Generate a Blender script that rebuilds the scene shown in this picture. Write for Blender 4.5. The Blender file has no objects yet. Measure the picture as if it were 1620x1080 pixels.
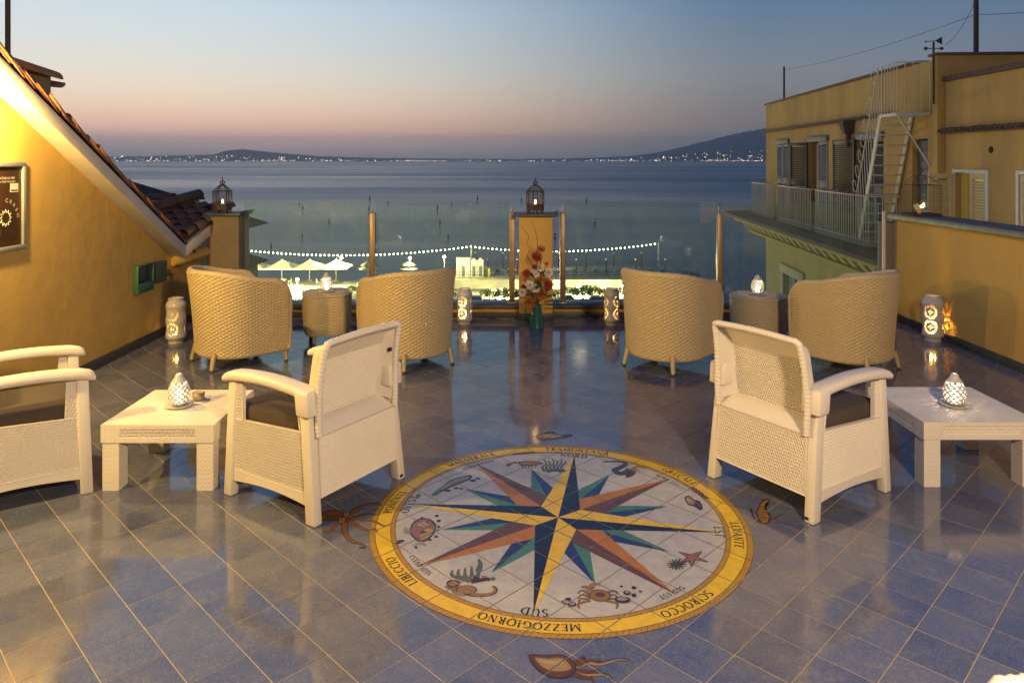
import bpy, bmesh, math, random
from mathutils import Vector, Matrix
R = math.radians
random.seed(11)
S = bpy.context.scene
COL = S.collection

# ------------------------------------------------------------------ camera
cam_d = bpy.data.cameras.new('camera')
cam = bpy.data.objects.new('camera', cam_d); COL.objects.link(cam)
cam.location = (0, 0, 1.7); cam.rotation_euler = (R(90), 0, 0)
cam_d.sensor_width = 36; cam_d.lens = 25.73
cam_d.shift_y = -0.1765            # level camera with a falling front: verticals stay vertical
cam_d.clip_start = 0.05; cam_d.clip_end = 150000
S.camera = cam

# ------------------------------------------------------------------ render settings
S.render.engine = 'CYCLES'
S.cycles.use_denoising = True
try: S.cycles.denoiser = 'OPENIMAGEDENOISE'
except Exception: pass
S.cycles.max_bounces = 6; S.cycles.diffuse_bounces = 2; S.cycles.glossy_bounces = 2
S.cycles.transmission_bounces = 4; S.cycles.transparent_max_bounces = 12; S.cycles.volume_bounces = 0
S.cycles.caustics_reflective = False; S.cycles.caustics_refractive = False
S.cycles.sample_clamp_indirect = 3.0
S.view_settings.view_transform = 'Standard'; S.view_settings.look = 'None'
S.view_settings.exposure = 0.0; S.view_settings.gamma = 1.0

# ------------------------------------------------------------------ world: dusk sky
W = bpy.data.worlds.new('World'); S.world = W; W.use_nodes = True
nt = W.node_tree; nt.nodes.clear()
def wn(t, **k):
    n = nt.nodes.new(t)
    for a, b in k.items(): setattr(n, a, b)
    return n
def wl(a, b): nt.links.new(a, b)
def wmath(op, a, b=None, c=None, clamp=False):
    n = wn('ShaderNodeMath', operation=op); n.use_clamp = clamp
    for i, x in enumerate((a, b, c)):
        if x is None: continue
        if isinstance(x, (int, float)): n.inputs[i].default_value = x
        else: wl(x, n.inputs[i])
    return n.outputs[0]
def wramp(fac, stops):
    n = wn('ShaderNodeValToRGB'); cr = n.color_ramp; cr.interpolation = 'EASE'
    cr.interpolation = 'LINEAR'
    while len(cr.elements) < len(stops): cr.elements.new(0.5)
    for e, (p, c) in zip(cr.elements, stops):
        e.position = p; e.color = (*c, 1)
    wl(fac, n.inputs[0]); return n.outputs[0]
def srgb(r, g, b):
    return tuple(((x/255)/12.92 if x/255 <= .04045 else ((x/255+.055)/1.055)**2.4) for x in (r, g, b))
SUN_AZ = -45.0                       # degrees from the view direction (left of the frame), just set
tc = wn('ShaderNodeTexCoord'); sep = wn('ShaderNodeSeparateXYZ'); wl(tc.outputs['Generated'], sep.inputs[0])
hx = wmath('MULTIPLY', sep.outputs[0], math.sin(R(SUN_AZ))); hy = wmath('MULTIPLY', sep.outputs[1], math.cos(R(SUN_AZ)))
hl = wmath('SQRT', wmath('ADD', wmath('MULTIPLY', sep.outputs[0], sep.outputs[0]), wmath('MULTIPLY', sep.outputs[1], sep.outputs[1])))
az = wmath('DIVIDE', wmath('ADD', hx, hy), wmath('MAXIMUM', hl, .001))       # 1 towards the afterglow, -1 away from it
elev = wmath('ARCTAN2', sep.outputs[2], hl)
ef = wmath('DIVIDE', elev, R(90), clamp=True)
ef = wmath('POWER', ef, 0.5)          # more resolution near the horizon
def E(deg): return (max(deg, 0)/90)**.5
HAZE_D = 3.6e-5; HAZE_TOP = 1780.0; HAZE_G = .6
def seen(deg, col, k):
    """sky radiance above the haze layer that reads as this colour through it (k: light the haze itself sends back)"""
    d = min(60000, (HAZE_TOP)/math.sin(R(max(deg, .05)))); T = math.exp(-HAZE_D*d)
    return tuple(max(.02, (c-(1-T)*q)/max(T, .12)) for c, q in zip(srgb(*col), k))
def sky_ramp(stops, k): return wramp(ef, [(E(d), seen(d, c, k)) for d, c in stops])
glow = sky_ramp([(0,(128,124,127)), (.5,(134,127,128)), (1.4,(166,142,136)), (2.2,(200,162,142)), (3.2,(222,186,160)), (4.6,(228,206,182)), (6.6,(222,216,203)), (8.5,(212,217,214)), (11.4,(200,215,225)), (15,(166,194,220)), (26,(104,150,204)), (50,(54,92,158)), (90,(42,72,130))], (.13,.13,.15))
side = sky_ramp([(0,(80,92,104)), (.5,(84,94,104)), (1.4,(92,97,104)), (2.2,(104,103,107)), (3.2,(113,109,111)), (4.6,(118,117,119)), (6.6,(119,126,134)), (11.4,(92,118,146)), (15,(80,112,152)), (26,(60,100,158)), (50,(42,74,136)), (90,(36,62,116))], (.065,.08,.12))
away = sky_ramp([(0,(62,76,98)), (3.2,(76,86,108)), (6.6,(72,92,124)), (11.4,(64,92,134)), (15,(60,90,138)), (26,(50,82,136)), (50,(38,66,120)), (90,(34,58,110))], (.05,.065,.11))
m1 = wn('ShaderNodeMix', data_type='RGBA'); m2 = wn('ShaderNodeMix', data_type='RGBA')
mr = wn('ShaderNodeMapRange', interpolation_type='SMOOTHSTEP'); mr.inputs['From Min'].default_value = math.cos(R(65)); mr.inputs['From Max'].default_value = math.cos(R(10)); wl(az, mr.inputs['Value'])
mr2 = wn('ShaderNodeMapRange', interpolation_type='SMOOTHSTEP'); mr2.inputs['From Min'].default_value = -.35; mr2.inputs['From Max'].default_value = math.cos(R(66)); wl(az, mr2.inputs['Value'])
wl(mr2.outputs[0], m2.inputs['Factor']); wl(away, m2.inputs['A']); wl(side, m2.inputs['B'])
wl(mr.outputs[0], m1.inputs['Factor']); wl(m2.outputs['Result'], m1.inputs['A']); wl(glow, m1.inputs['B'])
sky = wn('ShaderNodeTexSky', sky_type='NISHITA'); sky.sun_disc = False; sky.sun_elevation = R(-1.5); sky.sun_rotation = R(SUN_AZ)
sky.altitude = 20; sky.air_density = 1.2; sky.dust_density = 2.0
madd = wn('ShaderNodeMix', data_type='RGBA', blend_type='ADD'); madd.inputs['Factor'].default_value = .05
wl(m1.outputs['Result'], madd.inputs['A']); wl(sky.outputs[0], madd.inputs['B'])
bg = wn('ShaderNodeBackground'); bg.inputs['Strength'].default_value = 1.0; wl(madd.outputs['Result'], bg.inputs['Color'])
wo = wn('ShaderNodeOutputWorld'); wl(bg.outputs[0], wo.inputs['Surface'])

# ------------------------------------------------------------------ lamp strengths (the lamps themselves are built with their fixtures)
EAVE_LAMP_W = 200; EAVE_LAMP2_W = 290; POST_LAMP_W = 720; EGG_W = .85; LANTERN_W = 2.6; CANDLE_W = .8; QUAY_LAMP_W = 13000
WARM = (1.0, .66, .20); WARM2 = (1.0, .735, .465); CANDLE = (1.0, .52, .14); LED = (1.0, .80, .52)

# ------------------------------------------------------------------ measured positions (metres)
CREATURES = {
  'octopus': [('s',[(-0.7842,3.4658),(-0.7699,3.5663),(-0.733,3.6121),(-0.69,3.6321),(-0.6457,3.6121)],0.028,0.01,'outline'),('s',[(-0.7842,3.4658),(-0.7624,3.5599),(-0.7286,3.6055),(-0.6888,3.6254),(-0.6476,3.6055)],0.022,0.006,'rust'),('s',[(-0.7809,3.4781),(-0.7453,3.5663),(-0.696,3.5663),(-0.6479,3.5728)],0.026,0.006,'rust'),('s',[(-0.7782,3.4658),(-0.7273,3.5091),(-0.6855,3.528),(-0.6413,3.5028)],0.026,0.006,'brown'),('s',[(-0.7768,3.4598),(-0.7123,3.4658),(-0.6561,3.4537),(-0.5941,3.4059),(-0.5686,3.4296)],0.026,0.006,'rust'),('s',[(-0.7741,3.4476),(-0.7176,3.4059),(-0.6695,3.3709),(-0.6357,3.3767),(-0.6169,3.3537)],0.03,0.006,'rust'),('s',[(-0.7846,3.4416),(-0.7714,3.3709),(-0.7416,3.303),(-0.7048,3.2647),(-0.6677,3.2485),(-0.6472,3.2167),(-0.6722,3.2167)],0.032,0.008,'outline'),('s',[(-0.7846,3.4416),(-0.7714,3.3709),(-0.7416,3.303),(-0.7048,3.2647),(-0.6677,3.2485),(-0.6511,3.2219)],0.024,0.006,'rust'),('s',[(-0.7965,3.4416),(-0.8294,3.4059),(-0.8297,3.3594),(-0.8558,3.348),(-0.8704,3.3709)],0.026,0.007,'rust'),('e',(-0.8606,3.5091),0.0697,0.0572,'outline'),('e',(-0.8606,3.5091),0.0651,0.0508,'brown'),('e',(-0.8652,3.528),0.0426,0.019,'rust'),('e',(-0.7931,3.4658),0.0329,0.037,'brown'),('e',(-0.7954,3.5154),0.0107,0.0157,'pale'),('e',(-0.8037,3.4598),0.0135,0.0183,'pale'),('e',(-0.8037,3.4598),0.0072,0.0097,'outline'),('e',(-0.7954,3.5154),0.0055,0.0081,'outline')],
  'cuttlefish': [('s',[(0.2162,2.4546),(0.2569,2.4793),(0.2947,2.4731),(0.3327,2.4856),(0.3668,2.4982),(0.4003,2.4919)],0.022,0.006,'outline'),('s',[(0.2162,2.4546),(0.2566,2.4762),(0.2944,2.47),(0.3323,2.4825),(0.3663,2.4951),(0.3976,2.4887)],0.016,0.003,'tan'),('s',[(0.2136,2.4731),(0.233,2.4982),(0.2503,2.4982),(0.241,2.5142)],0.022,0.006,'brown'),('s',[(0.217,2.4638),(0.2465,2.4825),(0.2708,2.4887),(0.3005,2.4856),(0.2956,2.4982)],0.022,0.005,'brown'),('s',[(0.2151,2.4424),(0.2483,2.4364),(0.2826,2.4424),(0.2922,2.4516)],0.02,0.005,'brown'),('s',[(0.2099,2.4304),(0.2402,2.4184),(0.2826,2.4244),(0.3133,2.4184),(0.3263,2.4066),(0.3151,2.4007)],0.022,0.005,'outline'),('s',[(0.2099,2.4304),(0.2402,2.4184),(0.2823,2.4214),(0.3131,2.4169),(0.3242,2.4066)],0.015,0.003,'tan'),('s',[(0.2052,2.4244),(0.233,2.4095),(0.2595,2.4037),(0.2679,2.3862)],0.026,0.008,'brown'),('p',[(0.0564,2.511),(0.0697,2.5222),(0.1217,2.5174),(0.1741,2.5206),(0.2044,2.4919),(0.2162,2.4546),(0.1984,2.4184),(0.1701,2.4022),(0.1207,2.4095),(0.0763,2.4546)],'outline'),('p',[(0.0628,2.5094),(0.0782,2.5158),(0.1214,2.511),(0.1714,2.5126),(0.1977,2.4887),(0.2099,2.4546),(0.1947,2.4244),(0.1685,2.4095),(0.1231,2.4155),(0.0828,2.4577)],'brown'),('p',[(0.0778,2.5014),(0.1208,2.4982),(0.1685,2.5014),(0.1922,2.4731),(0.1943,2.4455),(0.1473,2.4364),(0.106,2.4546)],'tan'),('p',[(0.0903,2.4887),(0.1332,2.4887),(0.1717,2.4856),(0.1664,2.47),(0.1196,2.4731)],'pale')],
  'mantis_shrimp': [('s',[(1.1653,3.5793),(1.1535,3.4966),(1.1591,3.4416),(1.1787,3.4296)],0.01,0.004,'outline'),('s',[(1.2092,3.4658),(1.2599,3.4904),(1.3016,3.5216)],0.01,0.003,'outline'),('s',[(1.2049,3.4537),(1.2364,3.4416),(1.2573,3.4177)],0.01,0.003,'rust'),('p',[(1.2536,3.6659),(1.2806,3.6796),(1.2948,3.6659),(1.2594,3.6187),(1.2397,3.5534),(1.2402,3.5028),(1.2075,3.4356),(1.1767,3.4237),(1.1643,3.4658),(1.1833,3.5406),(1.2196,3.6121)],'outline'),('p',[(1.2521,3.6523),(1.2714,3.6625),(1.2774,3.6523),(1.2477,3.6121),(1.2283,3.547),(1.229,3.4966),(1.2028,3.4476),(1.1808,3.4356),(1.1753,3.472),(1.1894,3.5406),(1.2236,3.6055)],'orange_tan'),('s',[(1.2077,3.5858),(1.2463,3.5989)],0.006,0.006,'brown'),('s',[(1.1985,3.5586),(1.2368,3.5715)],0.006,0.006,'brown'),('s',[(1.1895,3.5318),(1.2274,3.5445)],0.006,0.006,'brown'),('s',[(1.1806,3.5053),(1.2182,3.5179)],0.006,0.006,'brown'),('s',[(1.1718,3.4793),(1.2091,3.4917)],0.006,0.006,'brown'),('s',[(1.1632,3.4537),(1.2002,3.4658)],0.006,0.006,'brown'),('s',[(1.2758,3.6659),(1.2946,3.6388)],0.014,0.004,'orange_tan'),('s',[(1.2238,3.4904),(1.2586,3.4537)],0.016,0.004,'rust')],
  'gurnard_fish': [('p',[(0.1443,4.5151),(0.181,4.5569),(0.2603,4.5675),(0.3205,4.5255),(0.373,4.5464),(0.3618,4.5048),(0.3021,4.4843),(0.2308,4.4538),(0.1735,4.4639)],'outline'),('p',[(0.1521,4.5151),(0.1843,4.5412),(0.2594,4.5517),(0.3119,4.5151),(0.2556,4.4843),(0.1818,4.4792)],'olive'),('e',(0.1753,4.51),0.0233,0.0249,'orange_tan'),('e',(0.2339,4.5151),0.039,0.0167,'pale'),('s',[(0.2086,4.5569),(0.2378,4.5888),(0.2761,4.5675)],0.03,0.01,'outline')],
  'lobster': [('s',[(-0.0282,4.0758),(0.0178,4.127),(0.0713,4.127)],0.02,0.006,'outline'),('s',[(-0.0355,4.1098),(0.0071,4.1098),(0.0568,4.1098)],0.016,0.006,'orange_tan'),('p',[(0.0428,4.127),(0.1074,4.1444),(0.1639,4.127),(0.17,4.1012),(0.1056,4.0758),(0.0494,4.0842)],'outline'),('p',[(0.0498,4.1184),(0.1071,4.1331),(0.1565,4.1184),(0.1595,4.1055),(0.1059,4.0885),(0.0565,4.0927)],'orange_tan'),('s',[(0.0635,4.0842),(0.0559,4.0423)],0.008,0.004,'brown'),('s',[(0.0811,4.0842),(0.0733,4.0423)],0.008,0.004,'brown'),('s',[(0.0988,4.0842),(0.0908,4.0423)],0.008,0.004,'brown'),('s',[(0.1164,4.0842),(0.1082,4.0423)],0.008,0.004,'brown'),('s',[(0.134,4.0842),(0.1257,4.0423)],0.008,0.004,'brown'),('s',[(0.1797,4.0012),(0.1682,4.059),(0.1916,4.1098),(0.1801,4.1708)],0.02,0.006,'weed'),('s',[(0.2004,4.0012),(0.1893,4.059),(0.2129,4.1098),(0.204,4.1444)],0.02,0.006,'weed'),('s',[(0.2211,4.0012),(0.2103,4.059),(0.2342,4.1098),(0.2305,4.1708)],0.02,0.006,'weed'),('s',[(0.2419,4.0012),(0.2313,4.059),(0.2555,4.1098),(0.2541,4.1444)],0.02,0.006,'weed'),('s',[(0.2626,4.0012),(0.2524,4.059),(0.2768,4.1098),(0.2809,4.1708)],0.02,0.006,'weed'),('s',[(0.2833,4.0012),(0.2734,4.059),(0.2981,4.1098),(0.3042,4.1444)],0.02,0.006,'weed'),('s',[(0.1931,3.9931),(0.222,4.0176)],0.022,0.01,'outline'),('s',[(0.2147,4.0094),(0.2394,4.0176)],0.022,0.01,'outline'),('s',[(0.2364,4.0258),(0.2567,4.0176)],0.022,0.01,'outline'),('s',[(0.2552,3.9931),(0.2741,4.0176)],0.022,0.01,'outline'),('s',[(0.277,4.0094),(0.2914,4.0176)],0.022,0.01,'outline')],
  'moray_eel': [('s',[(0.5132,4.127),(0.5571,4.1357),(0.6,4.1357),(0.6388,4.1098),(0.6029,4.059),(0.5667,4.0258),(0.5838,3.977),(0.6276,3.9931),(0.6536,4.0258)],0.012,0.055,'outline'),('s',[(0.5132,4.127),(0.5571,4.1357),(0.5994,4.1314),(0.6353,4.1098),(0.5994,4.059),(0.5701,4.0258),(0.5885,3.985),(0.6289,4.0012),(0.6536,4.0258)],0.006,0.035,'slate'),('p',[(0.6108,3.9293),(0.6453,4.0176),(0.6759,3.9931),(0.6473,3.9451)],'outline'),('s',[(0.6619,4.034),(0.7025,4.0674),(0.7331,4.0423)],0.03,0.008,'orange_tan'),('s',[(0.6578,4.0094),(0.7022,4.0258)],0.02,0.006,'tan')],
  'conch_shell': [('p',[(0.8707,3.6934),(0.8981,3.7143),(0.9134,3.6728),(0.9367,3.6523),(0.9352,3.5858),(0.9161,3.5599),(0.8951,3.5989),(0.8688,3.6187)],'outline'),('p',[(0.8755,3.6865),(0.8947,3.7004),(0.9054,3.6659),(0.9207,3.6388),(0.9,3.6187),(0.8751,3.6321)],'tan'),('p',[(0.9067,3.6456),(0.9284,3.6321),(0.9259,3.5858),(0.9046,3.6121)],'brown'),('e',(0.8864,3.6659),0.0114,0.0206,'pale')],
  'starfish': [('s',[(0.7727,3.1397),(0.725,3.1803)],0.045,0.004,'outline'),('s',[(0.7727,3.1397),(0.8252,3.1854)],0.045,0.004,'outline'),('s',[(0.7727,3.1397),(0.8326,3.1002)],0.045,0.004,'outline'),('s',[(0.7727,3.1397),(0.752,3.0664)],0.045,0.004,'outline'),('s',[(0.7727,3.1397),(0.7217,3.0953)],0.045,0.004,'outline'),('s',[(0.7727,3.1397),(0.7271,3.1772)],0.032,0.002,'pink'),('s',[(0.7727,3.1397),(0.8217,3.1823)],0.032,0.002,'pink'),('s',[(0.7727,3.1397),(0.8285,3.105)],0.032,0.002,'pink'),('s',[(0.7727,3.1397),(0.7538,3.0735)],0.032,0.002,'pink'),('s',[(0.7727,3.1397),(0.7255,3.1002)],0.032,0.002,'pink'),('s',[(0.6944,3.0808),(0.7369,3.0808)],0.014,0.004,'outline'),('s',[(0.6944,3.0808),(0.729,3.0632)],0.014,0.004,'weed'),('s',[(0.6944,3.0808),(0.7153,3.0488)],0.014,0.004,'outline'),('s',[(0.6944,3.0808),(0.698,3.04)],0.014,0.004,'weed'),('s',[(0.6944,3.0808),(0.6802,3.0382)],0.014,0.004,'outline'),('s',[(0.6944,3.0808),(0.6648,3.0437)],0.014,0.004,'weed'),('s',[(0.6944,3.0808),(0.6544,3.0557)],0.014,0.004,'outline'),('s',[(0.6944,3.0808),(0.6508,3.0721)],0.014,0.004,'weed'),('s',[(0.6944,3.0808),(0.6548,3.0902)],0.014,0.004,'outline'),('s',[(0.6944,3.0808),(0.6658,3.1068)],0.014,0.004,'weed'),('s',[(0.6944,3.0808),(0.6819,3.119)],0.014,0.004,'outline'),('s',[(0.6944,3.0808),(0.7003,3.1246)],0.014,0.004,'weed'),('s',[(0.6944,3.0808),(0.7176,3.1224)],0.014,0.004,'outline'),('s',[(0.6944,3.0808),(0.7309,3.1129)],0.014,0.004,'weed'),('s',[(0.6944,3.0808),(0.7376,3.0979)],0.014,0.004,'outline')],
  'crab': [('s',[(0.3068,2.8655),(0.28,2.895),(0.2581,2.8739)],0.016,0.005,'outline'),('s',[(0.3055,2.853),(0.2722,2.8655),(0.2576,2.8407)],0.016,0.005,'outline'),('s',[(0.3042,2.8407),(0.2646,2.8366),(0.2571,2.8083)],0.016,0.005,'outline'),('s',[(0.3029,2.8284),(0.2571,2.8083),(0.2566,2.7766)],0.016,0.005,'outline'),('s',[(0.3662,2.8655),(0.4,2.895),(0.4169,2.8739)],0.016,0.005,'outline'),('s',[(0.3646,2.853),(0.4009,2.8655),(0.4097,2.8407)],0.016,0.005,'outline'),('s',[(0.3631,2.8407),(0.4017,2.8366),(0.4026,2.8083)],0.016,0.005,'outline'),('s',[(0.3615,2.8284),(0.4026,2.8083),(0.3956,2.7766)],0.016,0.005,'outline'),('s',[(0.3068,2.8655),(0.2798,2.8924),(0.2606,2.8739)],0.01,0.003,'orange_tan'),('s',[(0.3055,2.853),(0.272,2.863),(0.26,2.8407)],0.01,0.003,'orange_tan'),('s',[(0.3042,2.8407),(0.2643,2.8341),(0.2595,2.8083)],0.01,0.003,'orange_tan'),('s',[(0.3029,2.8284),(0.2568,2.8059),(0.259,2.7766)],0.01,0.003,'orange_tan'),('s',[(0.3662,2.8655),(0.3996,2.8924),(0.4145,2.8739)],0.01,0.003,'orange_tan'),('s',[(0.3646,2.853),(0.4005,2.863),(0.4072,2.8407)],0.01,0.003,'orange_tan'),('s',[(0.3631,2.8407),(0.4014,2.8341),(0.4001,2.8083)],0.01,0.003,'orange_tan'),('s',[(0.3615,2.8284),(0.4022,2.8059),(0.3932,2.7766)],0.01,0.003,'orange_tan'),('s',[(0.315,2.895),(0.2926,2.9208),(0.2766,2.9121)],0.028,0.01,'orange_tan'),('s',[(0.3118,2.9121),(0.3299,2.9382),(0.3547,2.9338)],0.03,0.01,'orange_tan'),('e',(0.3435,2.8613),0.042,0.0401,'outline'),('e',(0.3435,2.8613),0.0383,0.0358,'orange_tan'),('e',(0.3464,2.8655),0.0198,0.0168,'brown'),('e',(0.2092,2.8163),0.0194,0.0162,'outline'),('e',(0.2301,2.8043),0.0169,0.016,'outline'),('e',(0.218,2.8366),0.0123,0.0103,'outline'),('e',(0.4281,2.8325),0.0318,0.0226,'outline'),('e',(0.4523,2.8781),0.015,0.0169,'outline'),('e',(0.4769,2.8613),0.0099,0.0126,'outline'),('e',(0.4854,2.9121),0.01,0.0104,'outline'),('e',(0.4364,2.9208),0.0063,0.0065,'outline'),('e',(0.506,2.8865),0.0062,0.0064,'outline'),('e',(0.2093,2.8183),0.0122,0.0097,'grey'),('e',(0.2302,2.8063),0.0109,0.0096,'grey'),('e',(0.4262,2.8366),0.0196,0.0123,'grey'),('e',(0.453,2.8823),0.0087,0.0093,'grey')],
  'sea_horse': [('s',[(-0.2584,2.9338),(-0.2206,2.9035),(-0.1789,2.8781),(-0.1435,2.8655),(-0.1039,2.8655),(-0.0721,2.8781),(-0.0653,2.9078),(-0.0783,2.9251)],0.035,0.012,'outline'),('s',[(-0.2584,2.9338),(-0.2206,2.9035),(-0.1791,2.8802),(-0.1436,2.8676),(-0.104,2.8676),(-0.0721,2.8802),(-0.0677,2.9057),(-0.0782,2.9208)],0.026,0.006,'orange_tan'),('e',(-0.1803,2.8993),0.0426,0.0323,'outline'),('e',(-0.1803,2.8993),0.0376,0.0276,'orange_tan'),('p',[(-0.2647,2.947),(-0.2462,2.9692),(-0.2093,2.9559),(-0.2169,2.9208),(-0.2468,2.9164)],'outline'),('p',[(-0.2567,2.9426),(-0.2427,2.9581),(-0.2165,2.9492),(-0.2226,2.9295),(-0.245,2.9251)],'orange_tan'),('p',[(-0.2396,2.8907),(-0.2041,2.8823),(-0.1826,2.8572),(-0.2174,2.8613)],'olive'),('s',[(-0.1687,2.9603),(-0.2432,2.9963),(-0.2466,3.038)],0.03,0.006,'weed'),('s',[(-0.1662,2.9603),(-0.2174,2.9963),(-0.2211,3.0474)],0.03,0.006,'weed'),('s',[(-0.1636,2.9603),(-0.1915,2.9963),(-0.1953,3.0568)],0.03,0.006,'weed'),('s',[(-0.1611,2.9603),(-0.1656,2.9963),(-0.1695,3.0664)],0.03,0.006,'weed'),('s',[(-0.1585,2.9603),(-0.1397,2.9963),(-0.1434,3.0759)],0.03,0.006,'weed'),('s',[(-0.1388,3.0333),(-0.133,3.0808),(-0.143,3.1248)],0.03,0.008,'weed'),('s',[(-0.1744,2.9692),(-0.1498,2.9918)],0.03,0.014,'pink'),('s',[(-0.1571,2.9827),(-0.1337,2.9782)],0.03,0.014,'outline'),('s',[(-0.1385,2.9692),(-0.1178,2.9648)],0.03,0.014,'weed'),('s',[(-0.1211,2.9827),(-0.1033,2.9918)],0.03,0.014,'pink'),('s',[(-0.1026,2.9692),(-0.0874,2.9782)],0.03,0.014,'outline'),('s',[(-0.085,2.9827),(-0.0717,2.9648)],0.03,0.014,'weed'),('s',[(-0.1659,2.9559),(-0.0976,2.9737)],0.03,0.02,'outline')],
  'bream_fish': [('p',[(-0.4684,3.348),(-0.4679,3.4296),(-0.4385,3.4781),(-0.3898,3.472),(-0.3542,3.4177),(-0.3527,3.348),(-0.3746,3.2865),(-0.4053,3.2593),(-0.4406,3.292)],'outline'),('p',[(-0.4626,3.348),(-0.4612,3.4237),(-0.434,3.4658),(-0.3917,3.4628),(-0.3624,3.4118),(-0.362,3.3537),(-0.3816,3.2975),(-0.407,3.2728),(-0.4364,3.303)],'pink'),('p',[(-0.4193,3.3253),(-0.3914,3.3825),(-0.361,3.3709),(-0.3721,3.3141),(-0.4023,3.281)],'ochre'),('e',(-0.4139,3.4237),0.0266,0.0239,'pale'),('e',(-0.3983,3.4416),0.006,0.0097,'outline'),('p',[(-0.4983,3.3941),(-0.4687,3.3709),(-0.466,3.331),(-0.4973,3.348)],'grey'),('p',[(-0.4172,3.2647),(-0.3947,3.2647),(-0.379,3.2272),(-0.4082,3.2378),(-0.4403,3.2272)],'grey'),('p',[(-0.3529,3.4059),(-0.3271,3.3825),(-0.3469,3.348)],'grey'),('s',[(-0.4192,3.348),(-0.3903,3.348)],0.03,0.01,'slate'),('e',(-0.36,3.5028),0.0091,0.0126,'outline'),('e',(-0.346,3.4537),0.0102,0.0121,'outline'),('e',(-0.3406,3.4),0.0074,0.0094,'outline'),('e',(-0.3429,3.3086),0.0098,0.0089,'outline'),('e',(-0.3683,3.281),0.0096,0.0088,'outline'),('e',(-0.497,3.2701),0.0169,0.0109,'outline'),('e',(-0.5058,3.2539),0.0113,0.0086,'outline'),('e',(-0.4222,3.2167),0.0069,0.0095,'outline'),('e',(-0.4273,3.4842),0.0061,0.0062,'outline')],
  'salmon_fish': [('p',[(-0.3901,3.7641),(-0.3631,3.8225),(-0.3232,3.8982),(-0.2589,3.9451),(-0.2185,3.953),(-0.2226,3.906),(-0.2728,3.8524),(-0.3341,3.7931),(-0.3691,3.7497)],'outline'),('p',[(-0.3778,3.7713),(-0.3539,3.83),(-0.3158,3.8905),(-0.2581,3.9333),(-0.228,3.9404),(-0.2363,3.9098),(-0.2803,3.8638),(-0.3354,3.8077)],'grey'),('p',[(-0.342,3.8077),(-0.2884,3.8828),(-0.2433,3.9137),(-0.2803,3.8638)],'pink'),('p',[(-0.4113,3.7214),(-0.385,3.7785),(-0.3659,3.7497),(-0.3849,3.7143)],'teal'),('e',(-0.4747,3.7143),0.0128,0.0212,'teal'),('e',(-0.3322,3.7713),0.0163,0.013,'outline'),('e',(-0.2888,3.8004),0.0164,0.0103,'outline'),('e',(-0.262,3.7931),0.0098,0.0088,'outline'),('e',(-0.2083,3.8905),0.0168,0.0139,'outline'),('e',(-0.1825,3.9137),0.0135,0.0094,'outline')],
  'painted_crayfish': [('e',(0.939,5.7227),0.0345,0.0419,'outline'),('e',(0.939,5.7227),0.0247,0.0284,'grey')],
  'small_starfish': [('s',[(-2.9423,6.3096),(-2.8911,6.2888)],0.04,0.01,'olive'),('s',[(-2.9423,6.3096),(-2.9067,6.2398)],0.04,0.01,'olive'),('s',[(-2.9423,6.3096),(-2.9722,6.286)],0.04,0.01,'olive'),('s',[(-2.9423,6.3096),(-2.9962,6.3636)],0.04,0.01,'olive'),('s',[(-2.9423,6.3096),(-2.9456,6.3691)],0.04,0.01,'olive')],
}
BUOYS = [(-99.9984,344.2274),(-89.7837,314.1075),(-60.9917,243.967),(-58.1,202.65),(-75.5805,388.9876),(-59.9132,306.4463),(-60.0265,353.9239),(-31.6123,310.2296),(-28.1514,339.5757),(-23.3377,237.0623),(-17.2575,197.863),(-18.1612,386.5938),(-57.8161,175.7245),(4.9318,380.7364),(7.2333,322.1615),(11.5281,196.3172),(37.1101,364.1826),(27.0733,239.32)]
STRING_A = [(-49.247,118.809,-12.151),(-48.624,118.992,-12.27),(-47.999,119.176,-12.386),(-47.372,119.359,-12.5),(-46.742,119.543,-12.61),(-46.111,119.726,-12.717),(-45.477,119.91,-12.822),(-44.841,120.093,-12.923),(-44.203,120.277,-13.022),(-43.562,120.46,-13.117),(-42.92,120.644,-13.21),(-42.275,120.827,-13.299),(-41.629,121.01,-13.386),(-40.98,121.194,-13.469),(-40.329,121.377,-13.549),(-39.675,121.561,-13.626),(-39.02,121.744,-13.7),(-38.362,121.928,-13.771),(-37.703,122.111,-13.839),(-37.041,122.295,-13.904),(-36.377,122.478,-13.965),(-35.711,122.662,-14.023),(-35.042,122.845,-14.078),(-34.372,123.029,-14.13),(-33.699,123.212,-14.179),(-33.025,123.395,-14.224),(-32.348,123.579,-14.266),(-31.669,123.762,-14.305),(-30.987,123.946,-14.34),(-30.304,124.129,-14.373),(-29.618,124.313,-14.401),(-28.931,124.496,-14.427),(-28.241,124.68,-14.449),(-27.549,124.863,-14.468),(-26.855,125.047,-14.483),(-26.158,125.23,-14.495),(-25.46,125.414,-14.504),(-24.759,125.597,-14.509),(-24.056,125.78,-14.511),(-23.351,125.964,-14.509),(-22.644,126.147,-14.504),(-21.935,126.331,-14.495),(-21.224,126.514,-14.483),(-20.51,126.698,-14.468),(-19.794,126.881,-14.448),(-19.076,127.065,-14.426),(-18.356,127.248,-14.399),(-17.634,127.432,-14.369),(-16.91,127.615,-14.336),(-16.183,127.798,-14.299),(-15.455,127.982,-14.258),(-14.724,128.165,-14.214),(-13.991,128.349,-14.166),(-13.256,128.532,-14.114),(-12.518,128.716,-14.059),(-11.779,128.899,-14.0),(-11.037,129.083,-13.937),(-10.294,129.266,-13.871),(-9.548,129.45,-13.801),(-8.8,129.633,-13.727),(-8.049,129.817,-13.649),(-7.297,130.0,-13.568)]
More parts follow.
